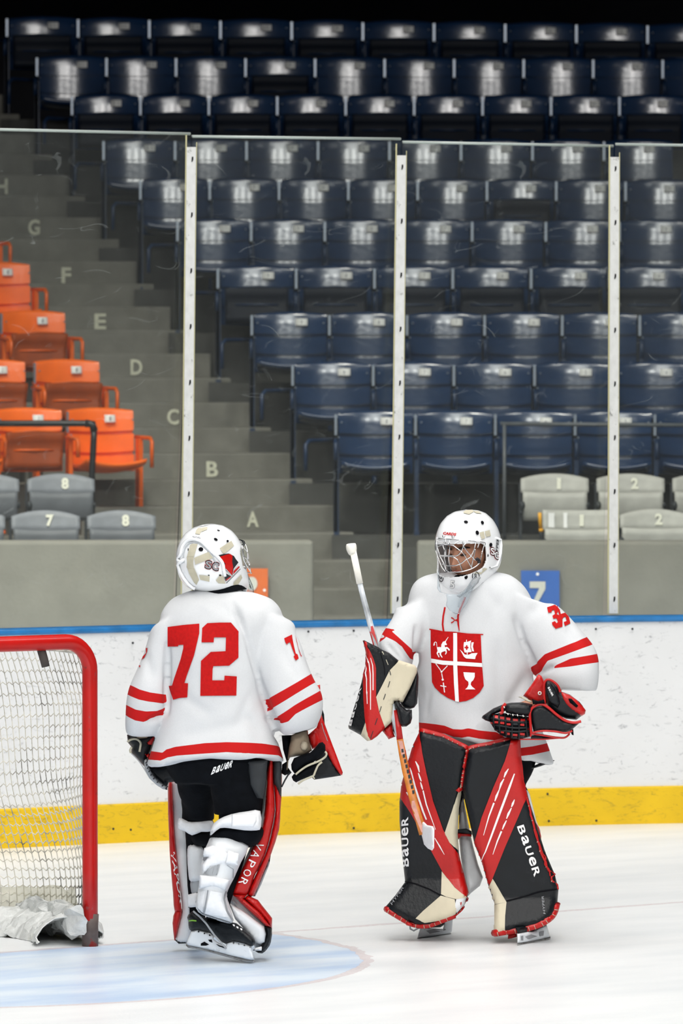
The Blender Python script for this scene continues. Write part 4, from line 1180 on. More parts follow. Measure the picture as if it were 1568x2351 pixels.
# pants
pants = remesh([loft([(500, 1715, 0, 118, .15), (500, 1760, 0, 118, .16), (500, 1800, .02, 98, .15)], D, 32, 2.4, 6),
    loft([(452, 1745, .03, 66, .12), (452, 1800, .12, 44, .12), (455, 1850, .22, 38, .105), (456, 1884, .26, 36, .10)], D, 30, 2.3, 6),
    loft([(546, 1745, -.0, 64, .13), (545, 1800, -.02, 62, .13), (546, 1840, -.01, 56, .12), (545, 1872, .0, 54, .115)], D, 30, 2.3, 6)], .008, 5)
pv = []
for v, n in zip(pants[0], pants[2]):
    q = v * 9; pv.append(v + n * (noise.noise(q) * .007 + noise.noise(q * 2.1) * .004))
pn = make('pants', (pv, pants[1]), M['black_cloth'], g72)
text_decal('maker_print', 'BaUeR', (511, 1761), (47, -17), (4, -16), bvh(pn), M['white_print'], pn, bold=.03, shear=.1, off=.006, cut=8)
make('thigh_flap', pillow([(566, 1746), (614, 1746), (610, 1800), (604, 1834), (590, 1832), (574, 1800)], D, -.13, .02, .02, 8, 8), M['charcoal'], pn)

make('sock', loft([(546, 1835, .0, 46, .09), (545, 1870, .0, 43, .085), (531, 1960, .0, 33, .065), (504, 2070, -.05, 25, .05), (497, 2112, -.05, 24, .05)], D, 24, 2.2, 5), M['black_cloth'], g72)
make('sock', loft([(456, 1860, .24, 35, .085), (455, 1910, .31, 30, .075), (454, 1960, .36, 26, .065), (452, 2060, .42, 22, .055), (450, 2125, .43, 20, .05)], D, 24, 2.2, 5), M['black_cloth'], g72)
# ---- left leg (far one)
padL = empty('leg_pad', (0, 0, 0)); padL.parent = g72
padL['label'] = 'white leg pad with red edge on the far leg'
c4 = crop(4.356, 340, 1720)
def part(name, pts, base, front, back, Rp, m, parent, cell=6, rnd=3, D_=None):
    return make(name, pillow(pts, D_ or D, base, front, back, Rp, cell, rnd), M[m] if isinstance(m, str) else m, parent)
part('inner_face', [(392, 1797), (424, 1797), (425, 1880), (434, 1930), (438, 2000), (448, 2060), (443, 2100), (437, 2150), (430, 2164), (404, 2160), (412, 2112), (418, 2085), (408, 2000), (398, 1900)], .42, .03, .06, 12, 'white_leather', padL)
part('outer_edge', [(385, 1807), (395, 1797), (400, 1900), (409, 2000), (417, 2085), (418, 2093), (401, 2093), (397, 2050), (389, 1950)], .40, .035, .05, 7, 'red_leather', padL, 5, 2)
part('toe_edge', [(402, 2092), (418, 2093), (411, 2125), (403, 2156), (400, 2156), (396, 2118)], .40, .035, .05, 7, 'red_leather', padL, 5, 2)
part('toe_base', [(400, 2157), (431, 2158), (428, 2166), (410, 2167)], .42, .02, .04, 5, 'black_leather', padL, 5, 1)
text_decal('pad_print', 'VAPOR', (406, 2015), (20, 118), (8, -2), bvh([c for c in padL.children][1]), M['white_print'], padL, bold=.02, shear=.2, off=.004)
part('calf_roll', [(430, 1950), (440, 1938), (462, 1940), (468, 1960), (466, 2016), (438, 2024), (432, 2000)], .30, .05, .05, 14, 'white_leather', padL)
part('calf_roll', [(438, 2020), (466, 2015), (460, 2050), (442, 2056)], .31, .03, .04, 10, 'grey_leather', padL)
part('calf_strap', [(431, 2054), (456, 2048), (452, 2082), (432, 2084)], .28, .015, .02, 6, 'white_web', padL, rnd=1)
part('knee_strap', [(411, 1878), (428, 1884), (440, 1887), (489, 1884), (489, 1908), (462, 1910), (441, 1918), (424, 1908), (409, 1902)], .19, .02, .02, 9, 'white_web', padL, rnd=2)
part('knee_sock', [(441, 1914), (490, 1906), (488, 1945), (462, 1942), (444, 1936)], .26, .07, .06, 16, 'black_cloth', g72)
# ---- right leg (near one)
padR = empty('leg_pad', (0, 0, 0)); padR.parent = g72
padR['label'] = 'leg pad with red outer roll lettered VAPOR on the near leg'
part('knee_sock', [(486, 1912), (520, 1896), (600, 1898), (598, 1930), (572, 1946), (520, 1940), (484, 1928)], -.05, .08, .05, 18, 'black_cloth', g72)
part('pad_core', [(614, 1745), (644, 1745), (638, 1900), (616, 1962), (560, 2045), (563, 2062), (618, 2108), (624, 2140), (608, 2180), (590, 2186), (575, 2150), (540, 2090), (522, 2058), (530, 2036), (568, 1960), (592, 1897), (600, 1855)], .05, .035, .09, 10, 'white_leather', padR)
oe = [(616, 1742), (628, 1742), (628, 1800), (631, 1860), (622, 1912), (608, 1962), (585, 2010), (568, 2054), (548, 2056), (531, 2050), (550, 2008), (572, 1962), (598, 1905), (608, 1858), (611, 1800)]
er = part('outer_roll', oe, .0, .055, .09, 9, 'red_leather', padR, 5, 2)
part('front_roll', [(628, 1742), (646, 1742), (646, 1830), (644, 1858), (641, 1904), (622, 1962), (604, 2006), (583, 2056), (568, 2054), (586, 2010), (609, 1962), (623, 1912), (632, 1860), (628, 1800)], .02, .05, .10, 9, 'red_leather', padR, 5, 2)
part('front_grey_face', [(627, 1742), (647, 1742), (646, 1834), (640, 1822), (628, 1798)], .0, .05, .05, 5, 'charcoal', padR, 6, 0)  # dark grey piece at the top of the front roll
part('pad_face_edge', [(622, 1962), (618, 1985), (600, 2030), (586, 2058), (580, 2058), (604, 2006)], .06, .03, .06, 4, 'grey_leather', padR, 5, 1)
er2 = part('boot_roll', [(531, 2052), (568, 2054), (560, 2064), (600, 2095), (622, 2128), (610, 2126), (560, 2080)], -.02, .05, .09, 8, 'red_leather', padR, 5, 1)
part('boot_roll', [(568, 2055), (592, 2066), (625, 2108), (624, 2132), (608, 2112), (574, 2078), (560, 2064)], .0, .05, .09, 8, 'red_leather', padR, 5, 1)
part('toe_cap', [(607, 2126), (624, 2130), (622, 2163), (614, 2178), (602, 2189), (586, 2184), (598, 2172), (606, 2158), (611, 2142)], -.0, .04, .10, 8, 'black_leather', padR, 5, 2)
TV = bvh(er)
for ch, cx, cy, sz in [('V', 595, 1943, 20), ('A', 587, 1962, 20), ('P', 577, 1983, 19), ('O', 568, 2004, 20), ('R', 559, 2024, 20)]:
    text_decal('pad_letter', ch, (cx, cy), (-.50 * sz * .8, .87 * sz * .8), (.85 * 17, .42 * 17), TV, M['white_print'], er, bold=.0, shear=0, off=.005)
part('calf_guard', c4([(640, 875), (790, 870), (900, 910), (1005, 972), (930, 1130), (860, 1290), (790, 1440), (815, 1560), (855, 1715), (800, 1742), (660, 1700), (540, 1655), (478, 1590), (485, 1480), (502, 1400), (520, 1240), (548, 1060), (600, 930)]), -.08, .09, .08, 26, 'white_leather', padR, 6, 2)
cgd = [c for c in padR.children if c.name.startswith('calf_guard')][0]
TG = bvh(cgd)
for nm, poly, mm in [
    ('shin_panel', [(515, 1425), (575, 1415), (545, 1625), (500, 1590), (500, 1500)], 'white_web'),
    ('shin_panel', [(625, 1415), (740, 1440), (730, 1520), (800, 1680), (570, 1640)], 'white_web'),
    ('seam', line_poly([(600, 1410), (585, 1500), (558, 1640)], 14), 'grey_print'), ('seam', line_poly([(495, 1400), (478, 1500), (475, 1570), (540, 1645), (640, 1680), (820, 1735)], 12), 'grey_leather'),
    ('seam', line_poly([(780, 1420), (760, 1500), (790, 1620), (850, 1720)], 14), 'grey_leather'),
    ('side_panel', [(560, 1240), (640, 1180), (720, 1155), (690, 1260), (600, 1258)], 'grey_leather'),
    ('side_panel', [(555, 1080), (600, 1080), (570, 1120), (550, 1110)], 'grey_print'),
    ('seam', line_poly([(660, 1180), (640, 1250)], 6), 'grey_print'), ('seam', line_poly([(700, 1165), (685, 1255)], 6), 'grey_print'), ('seam', line_poly([(790, 1160), (850, 1200), (850, 1290)], 8), 'grey_leather'),
    ('seam', line_poly([(780, 875), (900, 920), (1000, 975)], 8), 'grey_leather')]:
    decal(nm, [c4(poly)], TG, M[mm], cgd, .004, 8)
part('calf_strap', c4([(545, 1080), (560, 990), (640, 960), (760, 970), (800, 1030), (910, 1050), (905, 1165), (775, 1150), (640, 1180), (545, 1250), (535, 1160), (600, 1080)]), -.155, .025, .01, 7, 'white_web', padR, 6, 1)
part('calf_strap', c4([(505, 1400), (515, 1260), (650, 1265), (820, 1310), (775, 1410), (640, 1370)]), -.16, .025, .01, 7, 'white_web', padR, 6, 1)
part('strap_end', c4([(800, 1010), (915, 1045), (890, 1160), (770, 1140)]), -.185, .008, .006, 4, 'tape_blade', padR, 6, 0)
part('knee_strap', c4([(618, 860), (640, 770), (700, 705), (830, 650), (1000, 620), (1122, 618), (1128, 780), (1090, 812), (960, 812), (820, 792), (720, 790), (650, 845)]), -.135, .05, .05, 14, 'white_web', padR, 6, 2)
part('strap_end', c4([(840, 650), (1080, 650), (1085, 720), (1055, 775), (830, 778)]), -.185, .012, .006, 5, 'tape_blade', padR, 6, 0)
part('boot_wing', c4([(790, 1500), (850, 1560), (960, 1620), (1160, 1775), (1180, 1850), (1165, 1930), (1120, 1950), (1060, 1930), (960, 1800), (870, 1700)]), -.03, .04, .05, 10, 'white_leather', padR, 6, 1)
part('toe_bridge', c4([(1060, 1990), (1140, 1970), (1135, 2015), (1050, 2015)]), -.06, .03, .03, 6, 'white_web', padR, 5, 1)
# near skate, tipped on its toe
c5 = crop(6.03, 380, 2040)
toe_d = ice_d(2213)
def sk_base(x, y): return (toe_d - D) + .00 + (584 - x) * .0009
skR = empty('skate', (0, 0, 0)); skR.parent = g72
part('boot', c5([(300, 400), (330, 345), (400, 310), (500, 385), (880, 470), (980, 480), (1180, 640), (1245, 740), (1200, 800), (1100, 770), (920, 735), (840, 770), (700, 690), (620, 625), (440, 575), (355, 585), (320, 540), (315, 450)]), lambda x, y: sk_base(x, y) + .01, .045, .045, 14, 'black_leather', skR, 5, 2)
bt = skR.children[0]; TB = bvh(bt)
decal('green_flash', [c5([(325, 440), (370, 432), (430, 440), (430, 456), (370, 450), (325, 458)])], TB, mat('green_flash', (.25, .55, .06), .5), bt, .003, 9)
for x, y in [(945, 510), (995, 540), (1045, 565)]: decal('lace', [c5([(x - 18, y - 12), (x + 8, y - 10), (x + 18, y + 14), (x + 2, y + 16), (x - 8, y + 4)])], TB, M['white_web'], bt, .003, 9)
hl = part('blade_holder', c5([(288, 762), (320, 680), (358, 590), (440, 575), (540, 600), (640, 640), (670, 665), (665, 700), (740, 750), (835, 800), (842, 755), (920, 735), (1060, 765), (1190, 800), (1200, 870), (1232, 990), (1180, 990), (900, 925), (640, 855), (420, 805), (310, 785)]), sk_base, .016, .016, 3, 'holder_white', skR, 5, 0)
TH = bvh(hl)
for poly in ([(490, 760), (540, 735), (605, 775), (560, 790), (490, 790)], [(590, 708), (640, 706), (652, 748), (610, 735)], [(700, 770), (760, 790), (840, 815), (830, 830), (740, 800)]):
    decal('holder_gap', [c5(poly)], TH, M['hole_black'], hl, .002, 9)
for x, y in [(460, 597), (540, 622), (612, 648), (944, 755), (1017, 767), (1093, 785), (1170, 808)]: decal('rivet', [c5(disc(x, y, 11))], TH, M['ink'], hl, .002, 9)
part('blade', c5([(283, 765), (310, 785), (420, 806), (640, 856), (900, 926), (1180, 990), (1232, 985), (1236, 1020), (1170, 1030), (1060, 1008), (860, 950), (640, 890), (420, 840), (310, 818), (286, 792)]), sk_base, .004, .004, 2, 'steel', skR, 6, 0)
make('pad_strap', tube([P(*c5([q])[0], D + sk_base(*c5([q])[0]) - .055) for q in [(385, 315), (480, 395), (560, 480), (680, 650), (780, 760), (840, 830)]], .0042, 6), M['grey_leather'], skR)
# far skate under the far pad
skL = empty('skate', (0, 0, 0)); skL.parent = g72
dl = ice_d(2172)
part('boot', [(432, 2100), (452, 2095), (468, 2120), (475, 2150), (432, 2158)], dl - D + .06, .04, .04, 10, 'black_leather', skL)
part('blade_holder', [(436, 2155), (474, 2150), (470, 2168), (440, 2170)], dl - D + .06, .012, .012, 3, 'holder_white', skL, 5, 0)
part('blade', [(438, 2168), (472, 2166), (472, 2172), (438, 2174)], dl - D + .06, .003, .003, 2, 'steel', skL, 5, 0)

# ---- blocker on the right hand
c6 = crop(8.71, 620, 1560)
bl = empty('blocker', (0, 0, 0)); bl.parent = g72
bl['label'] = 'red blocker board with black glove and grey palm'
part('board', c6([(1022, 690), (1060, 800), (1200, 1180), (1330, 1520), (1455, 1860), (1440, 1915), (1400, 1900), (1250, 1690), (1130, 1450), (1000, 1400), (840, 1390), (740, 1125), (930, 960), (970, 840)]), .06, .012, .025, 4, 'red_leather', bl, 6, 0)
brd = bl.children[0]
decal('print', [c6(line_poly([(1030, 880), (1075, 1040), (1150, 1230)], 12))], bvh(brd), M['grey_print'], brd, .003, 9)
part('board_top', c6([(880, 130), (1000, 105), (1004, 180), (990, 420), (1005, 430), (940, 480)]), .06, .012, .025, 4, 'red_leather', bl, 6, 0)
part('board_back', c6([(1000, 430), (1080, 700), (1130, 1420), (1300, 1720), (1420, 1920), (1250, 1950), (880, 2005), (835, 1960), (860, 1700), (1000, 1500), (1020, 690)]), .075, .012, .02, 4, 'black_leather', bl, 6, 0)
part('cuff', c6([(740, 1115), (905, 1010), (940, 1060), (1010, 1250), (960, 1360), (845, 1395), (800, 1270)]), .02, .03, .03, 8, 'red_leather', bl, 6, 1)
part('palm', c6([(430, 1110), (600, 1040), (735, 1000), (800, 1280), (840, 1420), (700, 1520), (520, 1540), (400, 1560), (370, 1620), (345, 1830), (320, 1870), (350, 1600), (380, 1350)]), .0, .05, .05, 14, 'tan_leather', bl, 6, 1)
part('palm_button', c6(disc(680, 1330, 82, 100)), -.05, .02, .01, 6, mat('button_tan', (.42, .36, .27), .7), bl, 5, 0)
part('wrist_cloth', c6([(230, 1120), (430, 1110), (390, 1340), (370, 1480), (360, 1760), (430, 1860), (300, 1920), (230, 1880), (240, 1700), (330, 1640), (260, 1400)]), .03, .05, .04, 12, 'black_cloth', bl, 6, 1)
for pts in ([(420, 1700), (480, 1570), (640, 1510), (800, 1460), (900, 1370), (980, 1270), (1050, 1250), (1105, 1310), (1110, 1420), (1000, 1560), (860, 1660), (720, 1720), (580, 1830), (500, 1900), (430, 1800)],
            [(430, 1950), (470, 1895), (560, 1870), (700, 1770), (860, 1700), (1000, 1640), (940, 1740), (880, 1900), (740, 1960), (620, 2010), (520, 2060), (460, 2020)]):
    part('glove_finger', c6(pts), -.04, .045, .04, 14, 'black_cloth', bl, 5, 1)
for pts, rr in [([(1100, 1440), (1130, 1490), (1090, 1560), (960, 1640), (760, 1720), (620, 1810), (510, 1900)], .0042), ([(1040, 1650), (960, 1720), (900, 1850), (860, 1930), (740, 1980), (640, 2030), (560, 2090)], .0042), ([(850, 1925), (890, 1990)], .003)]:
    make('glove_piping', tube([P(*c6([q])[0], D - .08) for q in spline(pts, 4)], rr, 6), M['strap_beige'], bl)
make('loose_strap', tube([P(*c6([q])[0], D - .02) for q in [(420, 1850), (360, 1910), (300, 2010), (230, 2150)]], .0035, 6), M['charcoal'], bl)
# ---- catching glove on the left hand
c7 = crop(11.2, 280, 1660)
ct = empty('catching_glove', (0, 0, 0)); ct.parent = g72
ct['label'] = 'black catching glove with grey laced edge'
part('palm', c7([(130, 300), (500, 290), (700, 240), (930, 160), (880, 400), (760, 700), (680, 920), (640, 1060), (700, 1110), (1000, 1110), (1260, 960), (1450, 1000), (1500, 1300), (1430, 1500), (1200, 1530), (1150, 1700), (980, 1600), (780, 1430), (600, 1150), (430, 960), (240, 780), (250, 620), (150, 500)]), .10, .05, .06, 14, 'black_leather', ct, 5, 0)
part('pocket_edge', c7([(590, 900), (650, 960), (700, 1150), (800, 1350), (960, 1520), (1170, 1650), (1165, 1720), (1050, 1700), (880, 1590), (700, 1420), (580, 1150), (570, 1000)]), .04, .015, .02, 5, 'grey_leather', ct, 5, 1)
for k in range(9):
    t = k / 8
    a = c7([cr([(640, 1000), (700, 1200), (860, 1440), (1150, 1660)], min(2, int(t * 3)), t * 3 - min(2, int(t * 3)))])[0]
    make('lace', tube([P(a[0] - 3, a[1] + 3, D + .02), P(a[0] + 3, a[1] - 3, D + .02)], .0022, 5), M['ink'], ct)
for pts in ([(140, 490), (220, 430), (330, 410), (420, 440), (480, 520), (470, 620), (450, 740)], [(250, 620), (210, 700), (230, 770)], [(240, 780), (420, 960), (560, 1160), (700, 1390)]):
    make('edge_piping', tube([P(*c7([q])[0], D + .03) for q in spline(pts, 4)], .0045 if pts[0][0] != 240 else .0025, 6), M['strap_beige'] if pts[0][0] != 240 else M['grey_leather'], ct)
part('wrist_strap', c7([(370, 370), (420, 325), (560, 320), (690, 330), (640, 385), (440, 400)]), .04, .01, .01, 3, 'tan_leather', ct, 5, 0)
part('red_panel', c7([(630, 520), (740, 410), (865, 310), (820, 450), (775, 560), (690, 560)]), .04, .012, .01, 3, 'red_leather', ct, 5, 0)
part('red_panel', c7([(590, 800), (720, 780), (680, 920)]), .04, .012, .01, 3, 'red_leather', ct, 5, 0)
# ================================================================== RIGHT GOALIE (facing the camera)
D5 = 24.7
base35 = P(1110, 2160, 24.7); base35.z = 0
C35 = P(1076, 1265, D5 - .03)
F35 = Frame(C35, R(180 + 58), R(-4), R(2))
# ---- body with the face seen through the cage
def head_geo(fr):
    V = []; Fc = []; nu, nv = 64, 44
    def bump(az, el, a0, e0, sa, se, h): return h * math.exp(-((az - a0) / sa) ** 2 - ((el - e0) / se) ** 2)
    for i in range(nv + 1):
        el = math.pi / 2 - math.pi * i / nv
        for k in range(nu):
            az = -math.pi + 2 * math.pi * k / nu
            x, y, z = math.cos(el) * math.cos(az), math.cos(el) * math.sin(az), math.sin(el)
            r = 1.
            h = bump(az, el, 0, -.10, .13, .30, .017) + bump(az, el, 0, -.24, .15, .11, .027) + bump(az, el, .18, -.27, .09, .07, .008) + bump(az, el, -.18, -.27, .09, .07, .008)
            for s in (-1, 1):
                h += bump(az, el, s * .36, .03, .20, .12, -.010) + bump(az, el, s * .36, .19, .30, .08, .007) + bump(az, el, s * .55, -.22, .25, .18, .005)
                h += bump(az, el, s * 1.5, -.05, .10, .20, .014)
            h += bump(az, el, 0, -.48, .26, .05, .007) + bump(az, el, 0, -.60, .24, .05, .008) + bump(az, el, 0, -.54, .26, .025, -.004) + bump(az, el, 0, -.90, .30, .16, .010)
            f, l, u = .094 * x, .074 * y, .118 * z
            if el < -.3: l *= 1 - .25 * (-el - .3) * max(0, math.cos(az))
            q = Vector((f, l, u)); q += q.normalized() * h
            V.append(fr(q) - fr.u * .012 + fr.f * .012)
    for i in range(nv):
        for k in range(nu):
            l = (k + 1) % nu; Fc.append((i * nu + k, (i + 1) * nu + k, (i + 1) * nu + l, i * nu + l))
    return V, Fc
hd = head_geo(F35)
nk = loft([(1078, 1290, .0, 34, .06), (1080, 1325, 0, 36, .065), (1080, 1370, 0, 60, .08)], D5, 20, 2., 4)
tb = loft([(1080, 1350, 0, 66, .09), (1080, 1400, 0, 96, .11), (1088, 1540, 0, 84, .11), (1095, 1680, .02, 92, .12), (1095, 1760, .04, 88, .12), (1090, 1800, .05, 66, .09)], D5, 24, 2.2, 5)
aL = loft([(1000, 1375, 0, 28, .05), (952, 1440, -.05, 26, .048), (922, 1500, -.12, 24, .045), (905, 1570, -.16, 20, .035), (903, 1610, -.17, 17, .03), (905, 1650, -.17, 12, .02)], D5, 18, 2., 5)
aR = loft([(1170, 1370, 0, 30, .055), (1240, 1440, -.0, 27, .05), (1288, 1512, -.05, 23, .045), (1268, 1592, -.16, 17, .034), (1220, 1618, -.24, 17, .03), (1180, 1630, -.26, 12, .02)], D5, 18, 2., 5)
lL = loft([(1030, 1770, .05, 46, .085), (1010, 1870, .02, 34, .065), (1000, 1960, .05, 26, .05), (985, 2060, .10, 21, .04), (985, 2115, .12, 21, .045)], D5, 18, 2., 5)
lR = loft([(1140, 1770, .05, 46, .085), (1160, 1870, -.02, 34, .065), (1180, 1960, -.02, 26, .05), (1205, 2070, -.02, 21, .04), (1215, 2120, -.03, 21, .045)], D5, 18, 2., 5)
Vb, Fb, Nb = remesh([nk, tb, aL, aR, lL, lR], .012, 4)
gv, gf = join((Vb, Fb), hd)
vb2, fb2, _ = remesh([(gv, gf)], .0055, 2)
g35 = make('person', (vb2, fb2), M['skin'], origin=base35)
tag(g35, 'ice hockey goalie facing us in white jersey with red shield crest, holding a stick', 'person')
THD = BVHTree.FromPolygons(vb2, fb2)
for s in (-1, 1):
    ez = math.cos(.36) * .094 + .008; c = F35(Vector((.094 * math.cos(.36) + .0035, s * .074 * math.sin(.36), -.008)))
    make('eye', ellipsoid(c, [F35.f * .009, F35.l * .015, F35.u * .005], 12, 8), M['eye'], g35)
    make('eyebrow', tube([F35(Vector((.110 - .035 * abs(t) ** 1.5 + .002, s * (.012 + .042 * t), .016 + .006 * math.sin(t * 2.6)))) for t in (0, .25, .5, .75, 1.)], [.003, .0045, .0045, .004, .002], 6), M['hair'], g35)
make('lips', tube([F35(Vector((.1065 - 8 * (t * .022) ** 2, t * .022, -.073))) for t in (-1, -.6, -.2, .2, .6, 1)], [.002, .004, .005, .005, .004, .002], 8), M['lips'], g35)
make('chin_cup', ellipsoid(F35(Vector((.063, 0, -.112))), [F35.f * .057, F35.l * .066, F35.u * .027], 20, 10), M['black_cloth'], g35)

# ---- jersey
torso = loft([(1070, 1312, .0, 62, .07, .0), (1072, 1322, 0, 98, .10, .0), (1076, 1345, .0, 130, .135, 0), (1080, 1390, 0, 146, .16, 0), (1082, 1460, 0, 134, .175, 0), (1090, 1550, 0, 132, .18, 0), (1097, 1640, 0, 136, .19, .0), (1112, 1700, .0, 150, .20, .10), (1118, 1718, .0, 154, .20, .16)], D5, 56, 2.35, 8)
tv = []
for v in torso[0]:
    px, py = proj(v); k = max(0, min(1, (py - 1600) / 118))
    dy = k * k * pw([(950, 6), (985, -12), (1030, -18), (1085, -10), (1140, 6), (1200, 20), (1270, 12)])(px)
    tv.append(v + Vector((0, 0, -dy * v.y / F)))
torso = (tv, torso[1])
armL = loft([(1010, 1345, -.0, 44, .09, .0 + 2.4 - 3.14), (970, 1375, -.02, 48, .095, -.35 + 0.), (946, 1425, -.06, 46, .095, .45), (920, 1478, -.11, 46, .095, .62), (908, 1510, -.14, 44, .085, .68), (915, 1530, -.15, 36, .075, .55)], D5, 36, 2.3, 8)
armR = loft([(1145, 1345, -.0, 46, .09, .75), (1194, 1366, -.01, 62, .10, .22), (1232, 1420, -.03, 64, .105, -.30), (1268, 1470, -.05, 70, .11, -.42), (1296, 1518, -.06, 74, .115, -.40), (1308, 1553, -.08, 66, .11, -.12), (1312, 1582, -.09, 58, .09, .06)], D5, 36, 2.3, 8)
c8 = crop(8.253, 790, 1450)
pL = [c8([(790, -60), (1000, -20), (900, 0), (1365, 405), (1500, 500), (1500, 640), (1365, 560), (1280, 520), (1100, 280), (980, 190), (790, 100), (700, 40)]), c8([(640, 240), (705, 205), (800, 130), (770, 120), (690, 160), (620, 220)])]
pR = [[(1200, 1545), (1226, 1527), (1251, 1502), (1341, 1465), (1375, 1450), (1385, 1470), (1352, 1483), (1258, 1517), (1239, 1544), (1210, 1565)],
      [(1268, 1533), (1277, 1527), (1310, 1512), (1358, 1504), (1390, 1498), (1395, 1517), (1365, 1522), (1310, 1530), (1274, 1534)]]
ht = pw([(940, 1656), (965, 1659), (1000, 1663), (1020, 1666), (1040, 1674), (1060, 1675), (1075, 1672), (1100, 1677), (1140, 1681), (1170, 1700), (1195, 1717), (1225, 1713), (1262, 1705), (1290, 1700)])
hem35 = band(ht, lambda x: ht(x) + 19)
cr35 = [(1050, 1400, 1030, 1460, 10, .004), (1182, 1418, 1201, 1475, 8, .010), (1201, 1475, 1228, 1530, 7, .016), (954, 1440, 958, 1530, 6, .014), (1140, 1480, 1150, 1620, 14, .007), (1000, 1380, 985, 1470, 16, .005), (1270, 1530, 1240, 1545, 6, .012),
        (1262, 1372, 1215, 1410, 14, .006), (1175, 1600, 1190, 1660, 14, .010), (985, 1580, 975, 1640, 10, .005), (910, 1478, 945, 1520, 6, .007), (890, 1480, 920, 1512, 5, .006), (1100, 1340, 1150, 1400, 14, .005), (1210, 1550, 1160, 1640, 14, .010), (1300, 1440, 1330, 1480, 10, .006)]
j35 = build_jersey('jersey', torso, [armL, armR], D5, hem35, [pL, pR], cr35, g35, seed=4.)
T35 = bvh(j35)
c9 = crop(8.711, 960, 1420)
def d9(name, poly, m, off, cell=9): return decal(name, [c9(poly)], T35, M[m], j35, off, cell)
d9('crest', [(255, 225), (400, 245), (500, 265), (750, 275), (900, 295), (1000, 310), (1250, 318), (1262, 600), (1280, 950), (1312, 1350), (1230, 1480), (1100, 1590), (960, 1650), (820, 1670), (740, 1650), (600, 1590), (450, 1490), (340, 1380), (282, 1270), (270, 950), (255, 600)], 'red_cloth', .004)
d9('crest_bar', [(225, 200), (400, 232), (500, 255), (750, 268), (1000, 300), (1300, 310), (1300, 332), (1000, 318), (750, 286), (500, 275), (225, 225)], 'red_cloth', .0045)
d9('crest_cross', [(705, 290), (780, 290), (785, 860), (1275, 892), (1280, 970), (785, 938), (800, 1300), (818, 1668), (745, 1655), (720, 1300), (705, 935), (500, 925), (270, 882), (268, 800), (500, 840), (705, 855)], 'white_print', .0065)
uni = [(602, 368), (607, 378), (560, 455), (558, 485), (580, 515), (570, 535), (535, 530), (540, 575), (580, 567), (610, 590), (640, 625), (630, 642), (610, 640), (590, 605), (565, 610), (578, 650), (575, 690), (555, 722), (540, 718), (555, 680), (545, 650), (500, 665), (470, 680), (462, 715), (495, 775), (480, 782), (435, 725), (435, 690), (415, 685), (400, 700), (435, 770), (415, 778), (375, 695), (395, 650), (385, 600), (375, 530), (372, 490), (355, 475), (340, 490), (345, 520), (330, 545), (312, 540), (318, 505), (330, 475), (355, 462), (378, 475), (385, 520), (388, 575), (430, 568), (465, 575), (470, 520), (500, 465), (545, 450)]
d9('unicorn_figure', uni, 'white_print', .0065)
d9('ship_hull', [(835, 620), (880, 660), (930, 720), (990, 730), (1035, 715), (1070, 695), (1188, 690), (1150, 760), (1140, 812), (960, 800), (915, 765), (880, 700)], 'white_print', .0065)
d9('ship_sail', [(920, 470), (958, 472), (962, 425), (975, 425), (975, 470), (1060, 440), (1045, 510), (1045, 590), (1070, 672), (930, 682), (912, 620), (908, 540)], 'white_print', .0065)
d9('ship_sail', [(1065, 480), (1112, 475), (1095, 560), (1118, 660), (1078, 655), (1058, 570)], 'white_print', .0065)
d9('ship_mast', [(972, 675), (988, 675), (990, 725), (972, 725)], 'white_print', .0065)
d9('sail_cross', [(958, 535), (985, 533), (988, 565), (1010, 570), (1005, 598), (985, 600), (982, 632), (958, 630), (955, 600), (925, 592), (925, 570), (955, 565)], 'red_cloth', .008)
for t in range(9):
    d9('rosary_bead', disc(365 + 100 * t / 8, 910 + 140 * t / 8, 10), 'white_print', .0065)
for t in range(7):
    d9('rosary_bead', disc(583 - 95 * t / 6, 952 + 100 * t / 6, 11), 'white_print', .0065)
d9('rosary_bead', disc(472, 1065, 20), 'white_print', .0065)
for t in range(5): d9('rosary_bead', disc(478 + 16 * t / 4, 1105 + 85 * t / 4, 11), 'white_print', .0065)
d9('rosary_bead', disc(497, 1222, 22), 'white_print', .0065)
d9('rosary_cross', [(500, 1280), (520, 1280), (528, 1345), (570, 1355), (568, 1372), (530, 1368), (545, 1478), (525, 1480), (510, 1365), (450, 1352), (452, 1332), (506, 1345)], 'white_print', .0065)
d9('chalice', [(905, 1072), (1135, 1085), (1130, 1170), (1100, 1235), (1060, 1270), (1050, 1320), (1075, 1360), (1145, 1418), (940, 1418), (985, 1375), (1008, 1320), (1002, 1265), (945, 1220), (918, 1150)], 'white_print', .0065)
c2 = crop(2.613, 780, 1150)
# sleeve number 35
decal('sleeve_number', [c2([(1243, 640), (1290, 625), (1305, 640), (1308, 665), (1300, 680), (1320, 690), (1335, 720), (1335, 755), (1295, 768), (1275, 745), (1272, 730), (1290, 722), (1300, 735), (1308, 728), (1300, 705), (1280, 708), (1275, 690), (1290, 680), (1285, 655), (1272, 658), (1270, 670), (1250, 672)])], T35, M['red_cloth'], j35, .004, 8)
decal('sleeve_number', [c2([(1300, 630), (1335, 628), (1342, 650), (1318, 655), (1325, 680), (1350, 672), (1372, 695), (1382, 735), (1350, 752), (1342, 728), (1360, 722), (1352, 695), (1340, 700), (1335, 712), (1318, 700)])], T35, M['red_cloth'], j35, .004, 8)
